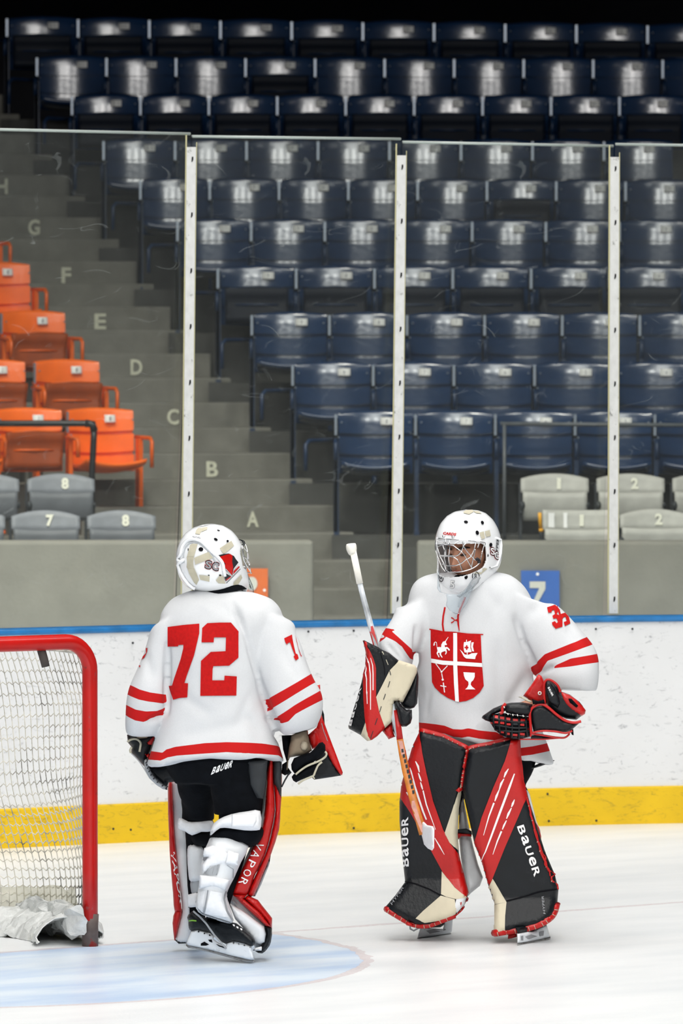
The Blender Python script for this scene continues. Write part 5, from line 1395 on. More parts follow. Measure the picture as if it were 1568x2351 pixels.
# neck lace and maker mark
decal('neck_lace', [line_poly(c2([(632, 638), (622, 690), (618, 740), (624, 785)]), 3.8)], T35, M['red_cloth'], j35, .006, 8)
decal('neck_lace', [line_poly(c2([(752, 578), (722, 650), (710, 690), (712, 740), (718, 780)]), [4.5, 4.5, 4., 4., 1.5])], T35, M['red_cloth'], j35, .006, 8)
um = c2
for sgn in (1, -1):
    pts = [(668, 716 - sgn * 16), (680, 716 - sgn * 10), (690, 716 - sgn * 1), (702, 716 + sgn * 3)]
    decal('maker_mark', [line_poly(c2(pts), [3.2, 2.4, 2., 2.])], T35, M['red_cloth'], j35, .006, 8)
    decal('maker_mark', [line_poly(c2([(702, 716 + sgn * 3), (708, 716 - sgn * 8), (712, 716 - sgn * 15)]), [2., 2.6, 3.])], T35, M['red_cloth'], j35, .006, 8)
make('neck_guard', loft([(1085, 1275, .03, 46, .085), (1086, 1300, .02, 50, .09), (1082, 1335, .0, 56, .095)], D5, 28, 2.2, 5), M['black_cloth'], g35)

# ---- mask
shell = make('goalie_mask', mask_shell(F35, R(71), -.092, .042, 230, 160), M['white_shell'], g35)
so = shell.modifiers.new('t', 'SOLIDIFY'); so.thickness = .007; so.offset = -1
TM = bvh(shell)
c3 = crop(7.467, 970, 1150)
make('brow_ridge', tube(on_mask(c3([(285, 640), (420, 650), (600, 655), (760, 665), (900, 690), (1050, 705), (1065, 740)]), TM, .004, F35), .0045, 8), M['white_shell'], shell)
make('crown_edge', tube(on_mask(c3([(1255, 640), (1335, 665), (1345, 760), (1335, 900), (1300, 1020), (1265, 1115), (1150, 1150), (990, 1155)]), TM, .004, F35), .005, 8), M['white_shell'], shell)
for poly, mm, nm in [
    (disc(745, 364, 36, 24, rot=.15), 'hole_black', 'vent_hole'), (disc(1022, 375, 24, 32, rot=-.5), 'hole_black', 'vent_hole'), (disc(935, 547, 28, 38, rot=-.3), 'hole_black', 'vent_hole'),
    (disc(1165, 755, 26, 36, rot=.1), 'hole_black', 'vent_hole'), (disc(1100, 942, 27, 38, rot=.15), 'hole_black', 'vent_hole'), (disc(747, 1307, 27, 36, rot=.3), 'hole_black', 'vent_hole'),
    ([(972, 545), (1045, 525), (1070, 640), (1010, 658)], 'strap_beige', 'foam_pad'), ([(1062, 525), (1145, 500), (1165, 600), (1085, 620)], 'strap_beige', 'foam_pad'),
    ([(700, 200), (740, 165), (860, 158), (870, 195), (800, 235), (710, 215)], 'strap_beige', 'strap'), ([(860, 178), (960, 180), (1010, 225), (920, 215)], 'strap_beige', 'strap'),
    ([(840, 1165), (1050, 1150), (1110, 1160), (990, 1260), (840, 1230)], 'strap_beige', 'strap')]:
    decal(nm, [c3(poly)], TM, M[mm], shell, .004, 9)
text_decal('forehead_print', 'CARDS', c3([(470, 566)])[0], (30, 3.0), (1, -6.2), TM, M['red_paint'], shell, bold=.045, shear=.15, off=.004, cut=6)
for ch, cx, cy in (('S', 1195, 865), ('C', 1262, 935)):
    for bold, m_, e, of in ((.075, 'red_paint', 1.14, .003), (.055, 'ink', 1.08, .0042), (.02, 'white_print', .88, .0052)):
        text_decal('letter_print', ch, c3([(cx, cy)])[0], (10 * e, 1.5 * e), (-1.5 * e, -18 * e), TM, M[m_], shell, bold=bold, off=of)
text_decal('side_print', 'HYPER', c3([(1272, 800)])[0], (5, -44), (-5, -1.), TM, M['ink'], shell, bold=.02, shear=.2, off=.004, cut=6)
text_decal('chin_number', '5', c3([(515, 1432)])[0], (11, 1), (1, -19), TM, M['grey_print'], shell, bold=.045, off=.003)
text_decal('chin_number', '5', c3([(515, 1432)])[0], (9.3, 1), (.8, -17.2), TM, M['white_print'], shell, bold=.005, off=.0045)
for k, (cx, cy, rx, ry) in enumerate([(318, 1300, 38, 78), (912, 1285, 58, 76)]):
    ring = disc(cx, cy, rx, ry, 24, -.15)
    pts = c3(ring); 
    make('logo_ring', tube(on_mask(pts, TM, .004, F35), .0016, 6, closed=True), M['ink'], shell)
    text_decal('logo_letter', 'G' if k == 0 else 'R', c3([(cx, cy)])[0], (6 if k == 0 else 7, 1), (.5, -10), TM, M['ink'], shell, bold=.03, off=.004)
for x, y in [(375, 620), (530, 625), (400, 1220), (545, 1270)]:
    make('cage_clip', tube(on_mask(c3([(x, y - 18), (x, y + 22)]), TM, .008, F35), .006, 8), M['chrome'], shell)
# cage: every wire lies on a bulged face in front of the opening
cage_v = []; cage_f = []
zs = [.09 - .20 * i / 30 for i in range(31)]
for z in zs:
    for k in range(61):
        az = R(-95 + 190 * k / 60); cage_v.append(F35(mask_point(z, az, .030 - .020 * (abs(az) / 1.6) ** 2)))
for i in range(30):
    for k in range(60): cage_f.append((i * 61 + k, i * 61 + k + 1, (i + 1) * 61 + k + 1, (i + 1) * 61 + k))
TC = BVHTree.FromPolygons(cage_v, cage_f)
def on_cage(pts):
    out = []
    for x, y in pts:
        d = (P(x, y, 10) - CAMV).normalized(); h = TC.ray_cast(CAMV, d, 60)
        out.append(h[0] if h[0] is not None else TC.find_nearest(P(x, y, C35.y - .1))[0])
    return out
wires = [[(270, 650), (420, 655), (680, 670), (900, 700), (1060, 715), (1068, 760)], [(270, 650), (275, 700), (460, 735)], [(1065, 735), (1030, 850), (1000, 980), (960, 1080), (850, 1160), (690, 1210), (540, 1220), (430, 1215)],
         [(250, 625), (222, 740), (225, 850), (260, 950), (300, 1060), (340, 1150), (390, 1210)], [(245, 640), (240, 740), (270, 850), (300, 950), (360, 1060), (400, 1180)],
         [(345, 760), (380, 860), (375, 960), (400, 1080), (420, 1200)], [(395, 660), (395, 750), (400, 860), (395, 960)], [(460, 665), (465, 800), (450, 940), (455, 1040), (480, 1140), (485, 1230)],
         [(250, 800), (300, 765), (400, 750), (520, 765), (600, 820), (680, 880), (740, 960), (800, 1070), (850, 1160)], [(680, 670), (700, 760), (760, 860), (830, 940), (910, 1020)],
         [(700, 770), (670, 850), (620, 920), (560, 945), (440, 940), (310, 935), (290, 900), (265, 850)], [(300, 980), (330, 955), (440, 950), (530, 965), (600, 1010), (640, 1080), (670, 1160), (690, 1210)],
         [(330, 1080), (420, 1110), (540, 1110), (650, 1080), (740, 1010), (820, 960), (870, 870), (890, 810), (915, 710)], [(660, 665), (600, 705), (520, 750)], [(770, 680), (740, 730), (700, 770)], [(975, 720), (945, 800)], [(905, 830), (880, 940), (850, 1070), (840, 1150)]]
cg = None
for w_ in wires:
    q = spline(c3(w_), 5)
    o = make('cage' if cg is None else 'cage_wire', tube(on_cage([(a, b_) for a, b_ in q]), .0023, 6), M['chrome'], shell if cg is None else cg)
    cg = cg or o
make('cage_anchor', tube(on_cage(c3([(910, 1015), (940, 990), (975, 1020), (985, 1050), (950, 1040)])), .006, 8), M['ink'], cg)
# clear throat guard hanging from the chin
tg = c3([(262, 1150), (250, 1500), (300, 1570), (400, 1590), (420, 1700), (400, 1790), (470, 1880), (570, 1950), (640, 1930), (760, 1760), (860, 1520), (1000, 1320), (980, 1290), (860, 1350), (760, 1500), (620, 1590), (450, 1600), (320, 1560), (290, 1400), (285, 1180)])
tgo = make('throat_guard', pillow(tg, D5, lambda x, y: .004, .006, .0, 3, 5, 2) if False else pillow(tg, D5, lambda x, y: -.215 + .0006 * max(0, x - 1040), .006, .0, 3, 5, 1), M['clear_plastic'], g35)
make('guard_strap', pillow(c3([(850, 1340), (990, 1290), (960, 1400), (860, 1500), (640, 1660), (580, 1630), (760, 1480)]), D5, -.19, .006, .003, 4, 6, 0), M['grey_leather'], tgo)
make('guard_cord', tube([P(*c3([q])[0], D5 - .215) for q in [(920, 1260), (860, 1340), (760, 1490), (690, 1620), (630, 1740), (610, 1820), (640, 1830), (700, 1690), (800, 1540), (900, 1400)]], .0022, 6), M['clear_plastic'], tgo)

# ---- pants bulging out behind the right leg, and white knee wrap seen between the legs
make('pants', remesh([loft([(1100, 1690, .06, 132, .14), (1100, 1745, .07, 130, .14), (1095, 1790, .07, 110, .13)], D5, 30, 2.4, 5),
    loft([(1030, 1760, .08, 60, .11), (1015, 1850, .08, 44, .10), (1010, 1890, .10, 38, .09)], D5, 26, 2.3, 5), loft([(1150, 1760, .06, 60, .11), (1165, 1850, .05, 42, .10), (1172, 1890, .05, 38, .09)], D5, 26, 2.3, 5)], .010, 4)[:2], M['black_cloth'], g35)
g5 = crop(5.407, 1090, 1530)
def part5(name, pts, base, front, back, Rp, m, parent, cell=6, rnd=3, dd=None):
    return make(name, pillow(pts, dd or D5, base, front, back, Rp, cell, rnd), M[m], parent)
part5('pant_flap', g5([(600, 1290), (720, 1240), (870, 1170), (960, 1160), (995, 1168), (940, 1195), (820, 1240), (700, 1275), (610, 1320)]), .03, .02, .03, 5, 'black_leather', g35, 5, 0)
c6b = crop(2.613, 780, 1640)
# ---- leg pads
def pad(name, outline, base, m='black_leather'):
    e = empty('leg_pad', (0, 0, 0)); e.parent = g35
    o = part5('pad_face', outline, base, .045, .09, 14, m, e, 7, 0)
    return e, o
bL = lambda x, y: -.25 + max(0, (y - 1690) / 330) * .16 - max(0, (y - 2015) / 110) * .10 + (x - 1000) * -.0002
padA, fA = pad('leg_pad', c6b([(484, 95), (620, 135), (765, 205), (760, 240), (748, 300), (738, 400), (725, 480), (715, 560), (705, 720), (715, 830), (740, 950), (772, 1068), (765, 1110), (735, 1170), (690, 1215), (600, 1245), (520, 1272), (440, 1262), (370, 1225), (280, 1185), (278, 1150), (330, 1090), (392, 1005), (375, 850), (358, 640), (358, 520), (372, 420), (405, 290), (440, 190)]), bL)
padA['label'] = 'black leg pad with red diagonal and cream wedge, toe turned outwards'
bRr = lambda x, y: -.25 + max(0, (y - 1700) / 400) * .10 - max(0, (y - 2060) / 90) * .08
padB, fB = pad('leg_pad', c6b([(765, 215), (790, 200), (900, 180), (1030, 145), (1075, 150), (1085, 260), (1105, 400), (1140, 530), (1180, 660), (1230, 820), (1290, 960), (1312, 1050), (1305, 1140), (1280, 1210), (1230, 1255), (1150, 1280), (1050, 1300), (928, 1325), (926, 1280), (930, 1140), (895, 1040), (850, 880), (808, 780), (780, 650), (750, 520), (735, 440), (745, 350), (760, 270)]), bRr)
padB['label'] = 'black leg pad with wide red diagonal band, planted nearest to us'
TA = bvh(fA); TBb = bvh(fB)
def da(nm, poly, m, off=.005): return decal(nm, [c6b(poly)], TA, M[m], fA, off, 4)
def db(nm, poly, m, off=.005): return decal(nm, [c6b(poly)], TBb, M[m], fB, off, 4)
da('red_band', [(484, 100), (482, 130), (495, 230), (520, 350), (560, 520), (620, 690), (660, 770), (710, 840), (740, 950), (770, 1070), (755, 1095), (700, 1050), (620, 950), (555, 830), (480, 690), (430, 600), (365, 500), (372, 420), (405, 290), (440, 190)], 'red_leather')
da('cream_wedge', [(726, 410), (725, 480), (712, 560), (704, 720), (712, 820), (660, 770), (628, 715), (660, 620)], 'cream_leather')
da('cream_wedge', [(612, 940), (690, 1040), (760, 1098), (700, 1110), (640, 1095), (608, 1080)], 'cream_leather', .0058)
da('cream_wedge', [(606, 1088), (690, 1110), (700, 1180), (690, 1200), (600, 1235), (510, 1250), (455, 1225), (500, 1180)], 'cream_leather')
da('cream_wedge', [(700, 1108), (755, 1098), (745, 1140), (700, 1190), (690, 1150)], 'white_leather')
for pts, w_ in [([(425, 320), (450, 430), (500, 580), (520, 630)], [2, 5, 4, 3]), ([(455, 280), (470, 310), (478, 345)], [2, 5, 2]), ([(472, 350), (482, 380), (490, 400)], [2, 4, 2]), ([(485, 405), (492, 430), (498, 450)], [2, 4, 2]), ([(500, 455), (520, 540), (575, 690)], [3, 3, 1.2]), ([(570, 740), (600, 790), (628, 840)], [1.5, 3, 1]), ([(400, 465), (412, 480), (420, 490)], [2, 4, 3]), ([(420, 500), (450, 590), (480, 680)], [3, 4, 2])]:
    decal('slash', [line_poly(c6b(pts), w_)], TA, M['white_print'], fA, .008, 6)
text_decal('pad_letters', 'BaUeR', c6b([(393, 765)])[0], (-1.5, -114), (-15, 2), TA, M['white_print'], fA, bold=.02, off=.004, cut=9)
text_decal('small_print', 'HYPER', c6b([(345, 1090)])[0], (28, -40), (-5, -3), TA, M['grey_print'], fA, bold=.01, shear=.2, off=.004, cut=9)
decal('fold_line', [line_poly(c6b([(392, 1003), (450, 1015), (540, 1050), (606, 1086)]), 3)], TA, M['hole_black'], fA, .004, 9)
db('red_band', [(1030, 150), (1075, 152), (1085, 260), (1100, 380), (1128, 480), (1060, 640), (990, 800), (930, 950), (895, 1040), (850, 880), (806, 780), (850, 620), (920, 440), (990, 280)], 'red_leather')
db('cream_wedge', [(918, 985), (950, 1040), (1000, 1128), (930, 1140), (895, 1040)], 'cream_leather')
db('cream_wedge', [(930, 1142), (1000, 1128), (992, 1210), (990, 1295), (928, 1308), (926, 1230)], 'cream_leather')
for pts, w_ in [([(1012, 325), (995, 352), (985, 378)], [1.5, 5, 2]), ([(985, 385), (968, 415), (957, 450)], [2, 5, 2]), ([(957, 450), (940, 490), (930, 520)], [2, 5, 2]), ([(925, 530), (895, 610), (862, 725)], [4, 3, 1.2]), ([(1048, 355), (1020, 430), (960, 590), (905, 740), (852, 880)], [2.5, 5, 5, 4, 1.5]),
                ([(1048, 510), (1038, 535), (1030, 555)], [1.5, 5, 2]), ([(1030, 560), (1012, 595), (1000, 625)], [2, 5, 2]), ([(1000, 635), (985, 665), (975, 690)], [2, 4, 2]), ([(970, 700), (945, 760), (918, 840)], [4, 3, 1.2])]:
    decal('slash', [line_poly(c6b(pts), w_)], TBb, M['white_print'], fB, .008, 6)
text_decal('pad_letters', 'BaUeR', c6b([(1135, 818)])[0], (44, 118), (15, -5), TBb, M['white_print'], fB, bold=.02, off=.004, cut=9) if False else text_decal('pad_letters', 'BaUeR', c6b([(1135, 818)])[0], (-42, -116), (-14, 5), TBb, M['white_print'], fB, bold=.02, off=.004, cut=9) if False else text_decal('pad_letters', 'BaUeR', c6b([(1135, 818)])[0], (40, 116), (15.5, -5), TBb, M['white_print'], fB, bold=.02, off=.004, cut=9)
text_decal('small_print', 'HYPER', c6b([(1222, 1145)])[0], (-4, -42), (-5, 1), TBb, M['grey_print'], fB, bold=.01, shear=.2, off=.004, cut=9)
decal('fold_line', [line_poly(c6b([(1000, 1120), (1100, 1095), (1200, 1065), (1300, 1050)]), 3)], TBb, M['hole_black'], fB, .004, 9)
def on_tree(pts, tree, off):
    out = []
    for x, y in pts:
        d = (P(x, y, 10) - CAMV).normalized(); h = tree.ray_cast(CAMV, d, 60)
        p = h[0] if h[0] is not None else tree.find_nearest(P(x, y, D5 - .25))[0]
        out.append(p - d * off)
    return out
def binding(pts, tree, par, r=.011, name='binding'):
    q = [tuple(a) for a in spline(c6b(pts), 5)]
    P3 = on_tree(q, tree, .0)
    o = make(name, tube(P3, r, 8), M['red_leather'], par)
    n = max(2, int(len(q) / 5 * 2.2))
    for k in range(n):
        i = int(k * (len(P3) - 2) / n) + 1
        t = (P3[i + 1] - P3[i - 1]).normalized(); s = Vector((0, -1, 0)).cross(t).normalized()
        make('stitch', tube([P3[i] - s * r * .9 - Vector((0, r * .6, 0)) + t * .002, P3[i] + s * r * .2 - Vector((0, r * 1.08, 0))], .0016, 5), M['strap_beige'], o)
    return o
binding([(484, 98), (620, 135), (690, 165), (762, 205)], TA, padA, .0125)
binding([(760, 212), (758, 260), (742, 340), (732, 400), (728, 470)], TA, padA, .010)
binding([(772, 1070), (762, 1115), (735, 1165), (690, 1207)], TA, padA, .006)
binding([(280, 1168), (370, 1222), (440, 1258), (520, 1266), (600, 1240), (690, 1205)], TA, padA, .013)
binding([(772, 208), (800, 195), (900, 178), (1030, 148)], TBb, padB, .0115)
binding([(1078, 152), (1086, 260), (1108, 400), (1140, 520), (1182, 660), (1232, 820), (1290, 960), (1308, 1050)], TBb, padB, .005)
binding([(928, 1312), (1050, 1295), (1150, 1275), (1225, 1245), (1278, 1200), (1302, 1130)], TBb, padB, .0155)
# inner faces of the pads and knee stacks seen between the legs
part5('knee_stack', c6b([(728, 480), (742, 500), (760, 600), (780, 700), (800, 790), (830, 900), (860, 980), (840, 1030), (790, 1070), (770, 1090), (745, 1000), (725, 850), (712, 720), (718, 560)]), .05, .06, .08, 10, 'white_leather', padA, 7, 1)
part5('knee_strap', c6b([(700, 690), (760, 685), (790, 700), (795, 722), (760, 722), (705, 715)]), -.04, .02, .02, 4, 'charcoal', padA, 5, 0)
part5('knee_strap', c6b([(700, 712), (790, 718), (792, 734), (730, 732), (712, 750), (700, 745)]), -.045, .02, .02, 4, 'red_leather', padA, 5, 0)
part5('outer_wing', c6b([(1110, 420), (1140, 480), (1180, 640), (1205, 700), (1205, 740), (1235, 830), (1230, 860), (1170, 700), (1130, 560)]), -.10, .03, .06, 6, 'white_leather', padB, 6, 0)
part5('outer_wing', c6b([(1165, 630), (1195, 680), (1208, 730), (1208, 780), (1236, 830), (1225, 850), (1190, 740)]), -.12, .03, .05, 5, 'red_leather', padB, 6, 0)
make('wing_lacing', tube(on_tree([tuple(a) for a in spline(c6b([(1165, 690), (1180, 740), (1200, 780), (1215, 830), (1235, 860), (1230, 900), (1255, 930), (1262, 970)]), 4)], TBb, .004), .003, 6), M['red_leather'], padB)
# ---- skates
cs = crop(3.564, 860, 2040)
def skate(hold, blade_, boot, x0, y0, x1, y1, gaps):
    s_ = empty('skate', (0, 0, 0)); s_.parent = g35
    d0, d1 = ice_d(y0), ice_d(y1)
    f = lambda x, y: d0 + (d1 - d0) * (x - x0) / (x1 - x0) - D5
    part5('boot', boot, lambda x, y: f(x, y) + .03, .035, .05, 8, 'black_leather', s_, 5, 1)
    h = part5('blade_holder', hold, f, .014, .014, 3, 'holder_white', s_, 5, 0)
    t = bvh(h)
    for g in gaps: decal('holder_gap', [g], t, M['grey_print'], h, .002, 9)
    part5('blade', blade_, f, .004, .004, 1.5, 'steel', s_, 6, 0)
skate(cs([(372, 315), (400, 310), (470, 325), (560, 330), (575, 270), (640, 255), (632, 350), (620, 365), (480, 390), (400, 400), (350, 408), (358, 370)]), cs([(346, 406), (400, 400), (480, 390), (620, 366), (628, 366), (620, 380), (480, 402), (400, 412), (350, 416)]),
      cs([(380, 260), (640, 220), (640, 262), (580, 290), (540, 318), (460, 322), (380, 300)]), 958, 2155, 1036, 2144, [cs([(420, 345), (480, 335), (540, 350), (450, 370)]), cs([(560, 290), (582, 285), (580, 340), (560, 345)])])
skate(cs([(1168, 370), (1250, 355), (1300, 350), (1350, 320), (1410, 305), (1430, 370), (1438, 395), (1330, 420), (1200, 442), (1168, 445)]), cs([(1166, 444), (1200, 442), (1330, 420), (1438, 394), (1438, 415), (1400, 425), (1330, 440), (1220, 468), (1180, 472), (1168, 466)]),
      cs([(1150, 320), (1400, 270), (1410, 310), (1350, 330), (1300, 352), (1170, 370)]), 1188, 2171, 1263, 2157, [cs([(1230, 395), (1280, 375), (1330, 390), (1260, 415)]), cs([(1345, 355), (1385, 345), (1380, 385), (1350, 390)]), cs([(1195, 390), (1215, 385), (1215, 425), (1198, 425)])])
make('toe_tie', tube([P(*cs([q])[0], ice_d(2140) - .05) for q in [(290, 300), (292, 330), (320, 345), (355, 325), (380, 318)]], .004, 6), M['grey_leather'], padA)
part5('toe_tab', cs([(250, 285), (265, 270), (320, 292), (310, 315), (260, 300)]), -.15, .012, .012, 3, 'red_leather', padA, 4, 0)
part5('toe_tab', cs([(1092, 370), (1165, 360), (1165, 395), (1120, 408), (1090, 412)]), -.18, .012, .012, 3, 'red_leather', padB, 4, 0)

# ---- blocker on the right hand (picture left)
bk = empty('blocker', (0, 0, 0)); bk.parent = g35
bk['label'] = 'angular blocker in black, red and cream'
bb = lambda x, y: -.27 + max(0, (842 - x)) * .0022 + max(0, x - 905) * .0006
brd = part5('board', c8([(355, 170), (380, 165), (520, 235), (660, 300), (700, 335), (850, 400), (1030, 545), (1200, 600), (1330, 640), (1380, 700), (1370, 780), (1250, 1050), (1090, 1370), (1020, 1310), (960, 1310), (920, 1400), (910, 1690), (770, 1820), (620, 1980), (500, 2062), (440, 2068), (320, 1965), (90, 1840), (78, 1790), (200, 1400), (330, 960), (365, 800), (408, 650), (415, 420)]), bb, .025, .035, 5, 'black_leather', bk, 6, 0)
TK = bvh(brd)
def dk(nm, poly, m, off=.0045): return decal(nm, [c8(poly)], TK, M[m], brd, off, 3)
dk('red_strip', [(355, 172), (432, 215), (440, 280), (500, 390), (555, 510), (590, 620), (605, 700), (605, 1240), (630, 1370), (665, 1520), (770, 1820), (620, 1978), (505, 2058), (455, 1980), (415, 1780), (395, 1600), (370, 1240), (365, 810), (408, 655), (415, 420)], 'red_leather')
dk('cream_panel', [(1038, 550), (1200, 603), (1330, 645), (1378, 705), (1368, 780), (1250, 1050), (1085, 1368), (1020, 1312), (960, 1310), (920, 1400), (908, 1690), (772, 1818), (665, 1518), (607, 1240), (720, 1020), (860, 740)], 'cream_leather')
dk('cream_corner', [(410, 1722), (425, 1860), (460, 1990), (500, 2055), (440, 2064), (322, 1962)], 'cream_leather')
for pts in ([(425, 440), (470, 600), (495, 800), (500, 1100), (500, 1480)], [(415, 620), (430, 700), (415, 780), (430, 900), (432, 1100), (445, 1370)], [(500, 500), (540, 640), (548, 800), (548, 1110)]):
    decal('slash', [line_poly(c8(pts), [1.2, 2, 2.4, 2.2] + ([1.6] if len(pts) == 5 else [1.8, 1.6] if len(pts) == 6 else []))], TK, M['white_print'], brd, .007, 5)
decal('seam', [line_poly(c8([(690, 360), (700, 450), (740, 580), (770, 720), (765, 830)]), 1.6)], TK, M['hole_black'], brd, .0065, 5)
for a, b_ in [((715, 385), (750, 435)), ((795, 530), (835, 630)), ((862, 740), (885, 825)), ((868, 940), (832, 1055)), ((785, 1180), (745, 1290)), ((705, 1415), (672, 1525)), ((630, 1640), (585, 1770)), ((550, 1880), (500, 2020))]:
    decal('stitch', [line_poly(c8([a, b_]), 1.7)], TK, M['strap_beige'] if a[0] < 850 and a[1] < 700 else M['charcoal'], brd, .007, 5)
text_decal('board_letters', 'BaUeR', c8([(215, 1420)])[0], (24, -88), (-6, -2), TK, M['white_print'], brd, bold=.02, off=.004, cut=7)
part5('cuff', c8([(1375, 700), (1395, 770), (1412, 860), (1400, 1150), (1388, 1360), (1330, 1440), (1230, 1482), (1140, 1455), (1075, 1370), (1180, 1180), (1300, 930)]), -.22, .035, .05, 8, 'black_leather', bk, 5, 0)
part5('thumb', c8([(945, 1340), (1000, 1308), (1060, 1350), (1110, 1420), (1180, 1480), (1285, 1480), (1290, 1640), (1260, 1740), (1180, 1800), (1100, 1805), (1040, 1750), (1010, 1600), (990, 1480), (960, 1420)]), -.28, .045, .04, 9, 'black_leather', bk, 5, 0)
part5('finger_guard', c8([(910, 1695), (925, 1850), (950, 1960), (970, 1990), (900, 2020), (845, 2042), (770, 1940), (718, 1880), (770, 1822)]), -.23, .025, .03, 5, 'red_leather', bk, 5, 0)
part5('inner_palm', c8([(930, 1390), (990, 1500), (1010, 1620), (1040, 1760), (1050, 2030), (980, 1990), (930, 1880), (912, 1700)]), -.22, .02, .03, 5, 'hole_black', bk, 5, 0)

# ---- catching glove on the left hand (picture right)
ca = empty('catching_glove', (0, 0, 0)); ca.parent = g35
ca['label'] = 'black and red catching glove with laced pocket'
def pg(nm, pts, base, f, b_, Rp, m, cell=5, rnd=0): return part5(nm, g5(pts), base, f, b_, Rp, m, ca, cell, rnd)
pg('wrist_panel', [(790, 95), (830, 120), (870, 200), (880, 330), (900, 470), (720, 440), (600, 365), (700, 230)], -.25, .02, .03, 5, 'red_leather')
pg('cuff_top', [(865, 200), (900, 160), (960, 190), (1030, 240), (1070, 310), (1180, 350), (1300, 440), (1340, 490), (1370, 580), (1260, 665), (1130, 650), (1000, 590), (910, 500), (870, 380)], -.29, .05, .06, 12, 'black_leather')
pg('cuff_end', [(1068, 312), (1180, 355), (1260, 410), (1335, 490), (1378, 545), (1368, 590), (1330, 615), (1230, 580), (1130, 490), (1070, 400)], -.315, .03, .05, 8, 'red_leather')
pg('badge', [(870, 210), (900, 185), (950, 200), (1010, 280), (1045, 380), (1062, 450), (1040, 525), (920, 450), (880, 340)], -.335, .02, .01, 5, 'black_leather', 5, 1)
bd = [c for c in ca.children if c.name.startswith('badge')][0]
text_decal('badge_letters', 'BaUeR', g5([(942, 312)])[0], (10, 20), (4, -2.5), bvh(bd), M['white_print'], bd, bold=.02, off=.003)
pg('buckle', [(1160, 400), (1200, 400), (1285, 490), (1260, 512), (1180, 450)], -.35, .012, .02, 3, 'black_cloth')
pg('cuff_panel', [(690, 560), (720, 510), (800, 475), (860, 480), (930, 525), (1020, 600), (1120, 665), (1230, 690), (1320, 685), (1240, 755), (1190, 800), (1130, 820), (1000, 810), (850, 805), (730, 815), (705, 700)], -.33, .03, .05, 8, 'black_leather')
pg('thumb_roll', [(335, 540), (380, 465), (450, 450), (600, 445), (715, 470), (720, 560), (690, 620), (520, 605), (400, 580)], -.33, .045, .05, 12, 'black_leather', 5, 0)
pg('tip', [(85, 640), (95, 615), (230, 520), (340, 475), (360, 500), (330, 560), (220, 600), (190, 690), (130, 670)], -.30, .03, .04, 6, 'black_leather', 5, 0)
pk = pg('pocket', [(190, 600), (340, 575), (500, 605), (690, 630), (700, 720), (720, 830), (690, 870), (560, 905), (450, 895), (340, 860), (250, 790), (190, 700)], -.30, .05, .07, 16, 'hole_black', 5, 0)
TP = bvh(pk)
for (x, y, w_, h_) in [(270, 630, 46, 38), (340, 643, 52, 36), (415, 655, 52, 36), (505, 668, 66, 34), (595, 672, 54, 36), (268, 692, 46, 30), (340, 702, 52, 32), (420, 718, 52, 30), (590, 725, 50, 30), (665, 660, 30, 30), (265, 785, 42, 26), (340, 810, 46, 32), (410, 832, 50, 32), (500, 848, 60, 30), (590, 838, 56, 32), (665, 790, 34, 34), (210, 700, 30, 24), (228, 600, 26, 24)]:
    decal('web_block', [g5([(x - w_ / 2, y - h_ / 2), (x + w_ / 2, y - h_ / 2 + 4), (x + w_ / 2, y + h_ / 2), (x - w_ / 2, y + h_ / 2 - 4)])], TP, M['red_leather'], pk, .004, 7)
for (x, y, w_, h_) in [(505, 712, 60, 30), (595, 700, 40, 22), (500, 880, 50, 22), (590, 868, 50, 20), (340, 680, 36, 12)]:
    decal('web_block', [g5([(x - w_ / 2, y - h_ / 2), (x + w_ / 2, y - h_ / 2), (x + w_ / 2, y + h_ / 2), (x - w_ / 2, y + h_ / 2)])], TP, M['charcoal'], pk, .004, 7)
for pts in ([(240, 590), (235, 700), (260, 800)], [(300, 590), (305, 720), (320, 860)], [(375, 590), (385, 720), (390, 880)], [(455, 600), (465, 740), (455, 900)], [(545, 610), (550, 760), (548, 910)], [(632, 625), (640, 740), (655, 870)], [(190, 640), (330, 665), (500, 690), (690, 690)], [(200, 720), (340, 740), (500, 765), (700, 760)], [(250, 780), (380, 800), (540, 810), (700, 790)]):
    q = [tuple(a) for a in spline(g5(pts), 5)]
    make('web_lace', tube(on_tree(q, TP, .006), .0042, 6), M['black_leather'], ca)
for x, y in [(365, 505), (378, 565), (410, 590), (472, 602), (530, 605), (600, 615)]:
    make('stitch', tube([P(*g5([(x - 4, y - 10)])[0], D5 - .39), P(*g5([(x + 4, y + 12)])[0], D5 - .39)], .0022, 5), M['tape_white'], ca)
def piping(pts, dd, r=.0055): return make('piping', tube([P(*a, D5 + dd) for a in spline(g5(pts), 5)], r, 8), M['red_leather'], ca)
piping([(700, 840), (690, 700), (685, 580), (720, 510), (800, 470), (860, 478), (930, 525), (1030, 610), (1130, 675), (1230, 698), (1320, 682)], -.36)
piping([(690, 870), (720, 825), (850, 800), (1000, 808), (1130, 828), (1210, 800)], -.36, .004)
piping([(700, 835), (850, 855), (1000, 880), (1110, 885), (1165, 850), (1170, 830)], -.34, .004)
piping([(870, 470), (860, 330), (865, 210), (900, 165), (960, 180), (1030, 240), (1060, 320)], -.34, .005)
piping([(385, 460), (345, 510), (340, 570), (310, 580)], -.37, .006)
piping([(560, 905), (700, 905), (850, 905), (970, 895), (1110, 885)], -.33, .003)
pg('back_flap', [(690, 860), (760, 850), (900, 870), (1000, 888), (900, 905), (700, 900)], -.31, .01, .02, 3, 'charcoal')
pg('cord_loop', [(1185, 800), (1222, 775), (1228, 855), (1205, 850)], -.33, .006, .006, 2, 'black_cloth')
pg('wrist_strap', [(535, 380), (580, 370), (640, 400), (705, 430), (700, 448), (640, 430), (580, 395)], -.36, .008, .01, 2, 'strap_beige')
